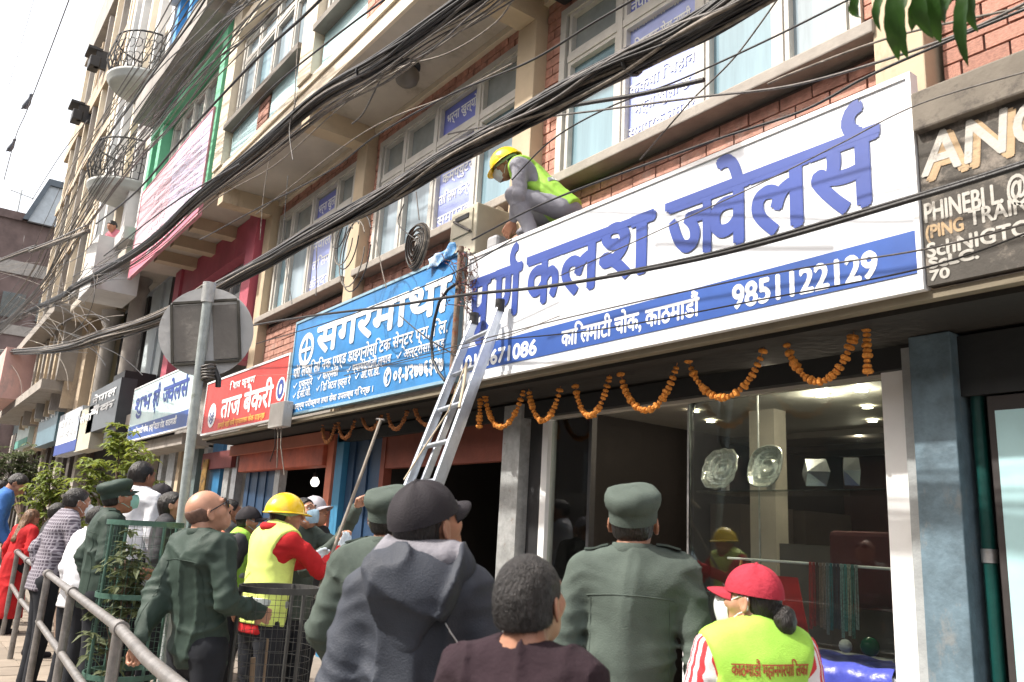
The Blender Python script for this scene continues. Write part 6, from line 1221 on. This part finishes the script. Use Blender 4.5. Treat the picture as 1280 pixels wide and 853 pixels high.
# K: woman in red
p = atd(40, 648, 9.4)
person('woman with long brown hair in a red dress at the left edge', p, 118, 0, -10, 10, None, REDC, TROU, SKIN, 'long', HAIRB, .015, .009, seed=81, skirt=REDC, collar=False)
p = atd(74, 642, 8.0); person('dark jacketed man mostly hidden behind the man in the checked shirt', p, 100, 0, 4, 0, None, DGREY, TROU, SKIN, 'short', HAIRM, .016, .009, seed=78, hands=False)
p = atd(2, 612, 11.5); person('dark haired person at the very edge behind the man in blue', p, 110, 0, 0, 0, None, DGREY, TROU, SKIN, 'short', HAIRM, .018, .010, seed=79, hands=False)
p = atd(288, 640, 7.2); person('dark haired person behind the sunglasses of the bald man', p, 90, 0, 8, 0, None, DGREY, TROU, SKIN, 'short', HAIRM, .016, .009, seed=80, hands=False)
# L: man in blue shirt
p = atd(22, 606, 10.2)
person('man in a bright blue shirt bending over at the far left', p, 80, -10, -22, 22, {'L': ((-.24, .1, 1.12), (-.2, .25, 1.0)), 'R': ((.24, .1, 1.12), (.2, .25, 1.0))}, BLUEC, TROU, SKIN, 'short', HAIRM, .015, .009, seed=91)
# H: second hi-vis worker
p = atd(312, 652, 6.3)
person('masked worker in lime vest and dark cap just right of the bald man', p, 62, 5, 10, 4, None, DGREY, TROU, SKIN, 'short', HAIRM, .013, .008, vest=(HIVIS, (1.12, 1.0)), mask=MASKB, hat='baseball', hatm=BLKCAP, seed=95)
# O: officer whose arms reach up with the stick
p = atd(380, 642, 5.7)
PP['O'] = person('officer with blue mask raising a bamboo stick behind the yellow helmet worker', p, 25, 0, 18, 0, {'L': ((-.10, .30, 1.36), (-.02, .52, 1.62)), 'R': ((.16, .26, 1.18), (.10, .47, 1.40))}, UNI, TROU, SKIN2, 'short', HAIRM, .012, .008, mask=MASKB, seed=101, handcfg={'L': {'d': (.3, .4, .7), 'curl': 1.0, 'n': (0, 1, -.3)}, 'R': {'d': (.2, .6, .4), 'curl': .9, 'n': (0, .6, -.8)}})
p = atd(394, 640, 6.3); person('man in a pale grey cap behind the raised bamboo stick', p, 30, 0, 12, 0, None, DGREY, TROU, SKIN, 'short', HAIRM, .015, .009, hat='baseball', hatm=mat('grey_cap_cloth', (.40, .38, .42), .9), seed=103)
p = atd(350, 662, 5.6); person('dark capped man whose head shows just behind the red hood', p, 75, 0, 0, 0, None, DGREY, TROU, SKIN, 'short', HAIRM, .015, .009, hat='baseball', hatm=BLKCAP, seed=104, hands=False)
# background people
p = atd(198, 622, 7.4); person('man in a dark cap facing the street behind the green tree guard', p, -140, 15, 12, 0, None, DGREY, TROU, SKIN2, 'short', HAIRM, .015, .0085, hat='baseball', hatm=BLKCAP, seed=111)
p = atd(216, 632, 6.6); person('woman with dark hair looking up beside the grey post', p, 70, 0, 14, 0, None, DGREY, TROU, SKIN2, 'long', HAIRM, .015, .0085, seed=113, collar=False)
p = atd(178, 596, 7.0); person('person in a white shirt with dark hair behind the green tree guard', p, 120, 0, 0, 0, None, WHITEC, TROU, SKIN, 'short', HAIRM, .015, .009, seed=115)
# window person on the balcony building
p = at(140, 283, 2.75); person('person in a pink top leaning out of a high window on the pale building', p, -60, 0, -10, 20, None, mat('pink_top', (.6, .2, .25), .9), TROU, SKIN, 'short', HAIRM, .018, .011, scale=1.0, seed=117, collar=False, group='people above the street')
q_ = at(140, 283, 2.75); wbo = bpy.data.objects['balcony_building']; box('parapet', PALEW, q_.x - .75, q_.x + .6, 2.46, 3.34, q_.z - 1.55, q_.z - .42, wbo)
# roof worker, crouching on the sign ledge
wp = Vector((-5.05, 3.60, 4.42)); 
person('worker in yellow helmet, white mask and lime vest crouching on top of the white sign', Vector(atd(632, 206, 6.5)), 222, -4, 14, 48,
    {'L': ((-.20, .18, 1.20), (-.10, .34, 1.14)), 'R': ((.24, .10, 1.15), (.16, .34, 1.12))}, GREYC, GREYC, SKIN, 'short', HAIRM, .012, .0075, hem=.93, vest=(HIVIS, (1.14,)), hat='helmet', mask=MASKW, seed=131, scale=.97, group='people above the street',
    pose_legs=(((-.10, 0, .90), (-.16, .38, 1.00), (-.14, .16, .56)), ((.10, 0, .90), (.17, .36, .98), (.15, .12, .56))), handcfg={'L': {'d': (.2, .5, -.8)}, 'R': {'d': (0, .5, -.8)}})
# bamboo stick
h1, h2 = atd(476, 525, 5.7), atd(425, 665, 5.1)
bs = thing('bamboo_stick', 'long thin stick held up towards the blue sign', 'stick', h2); MB().tube([h2 + (h2 - h1) * .5, h2, (h1 + h2) / 2 + Vector((.005, 0, 0)), h1], .011, 8).build('shaft', mat('stick_grey', (.20, .17, .14), .7), bs); MB().tube([h1 + Vector((-.06, 0, .01)), h1 + Vector((.05, 0, -.005))], .009, 6).build('hook', CABLE2, bs)
print('objects', len(bpy.data.objects), 'tris', sum(len(o.data.polygons) for o in bpy.data.objects if o.type == 'MESH'))
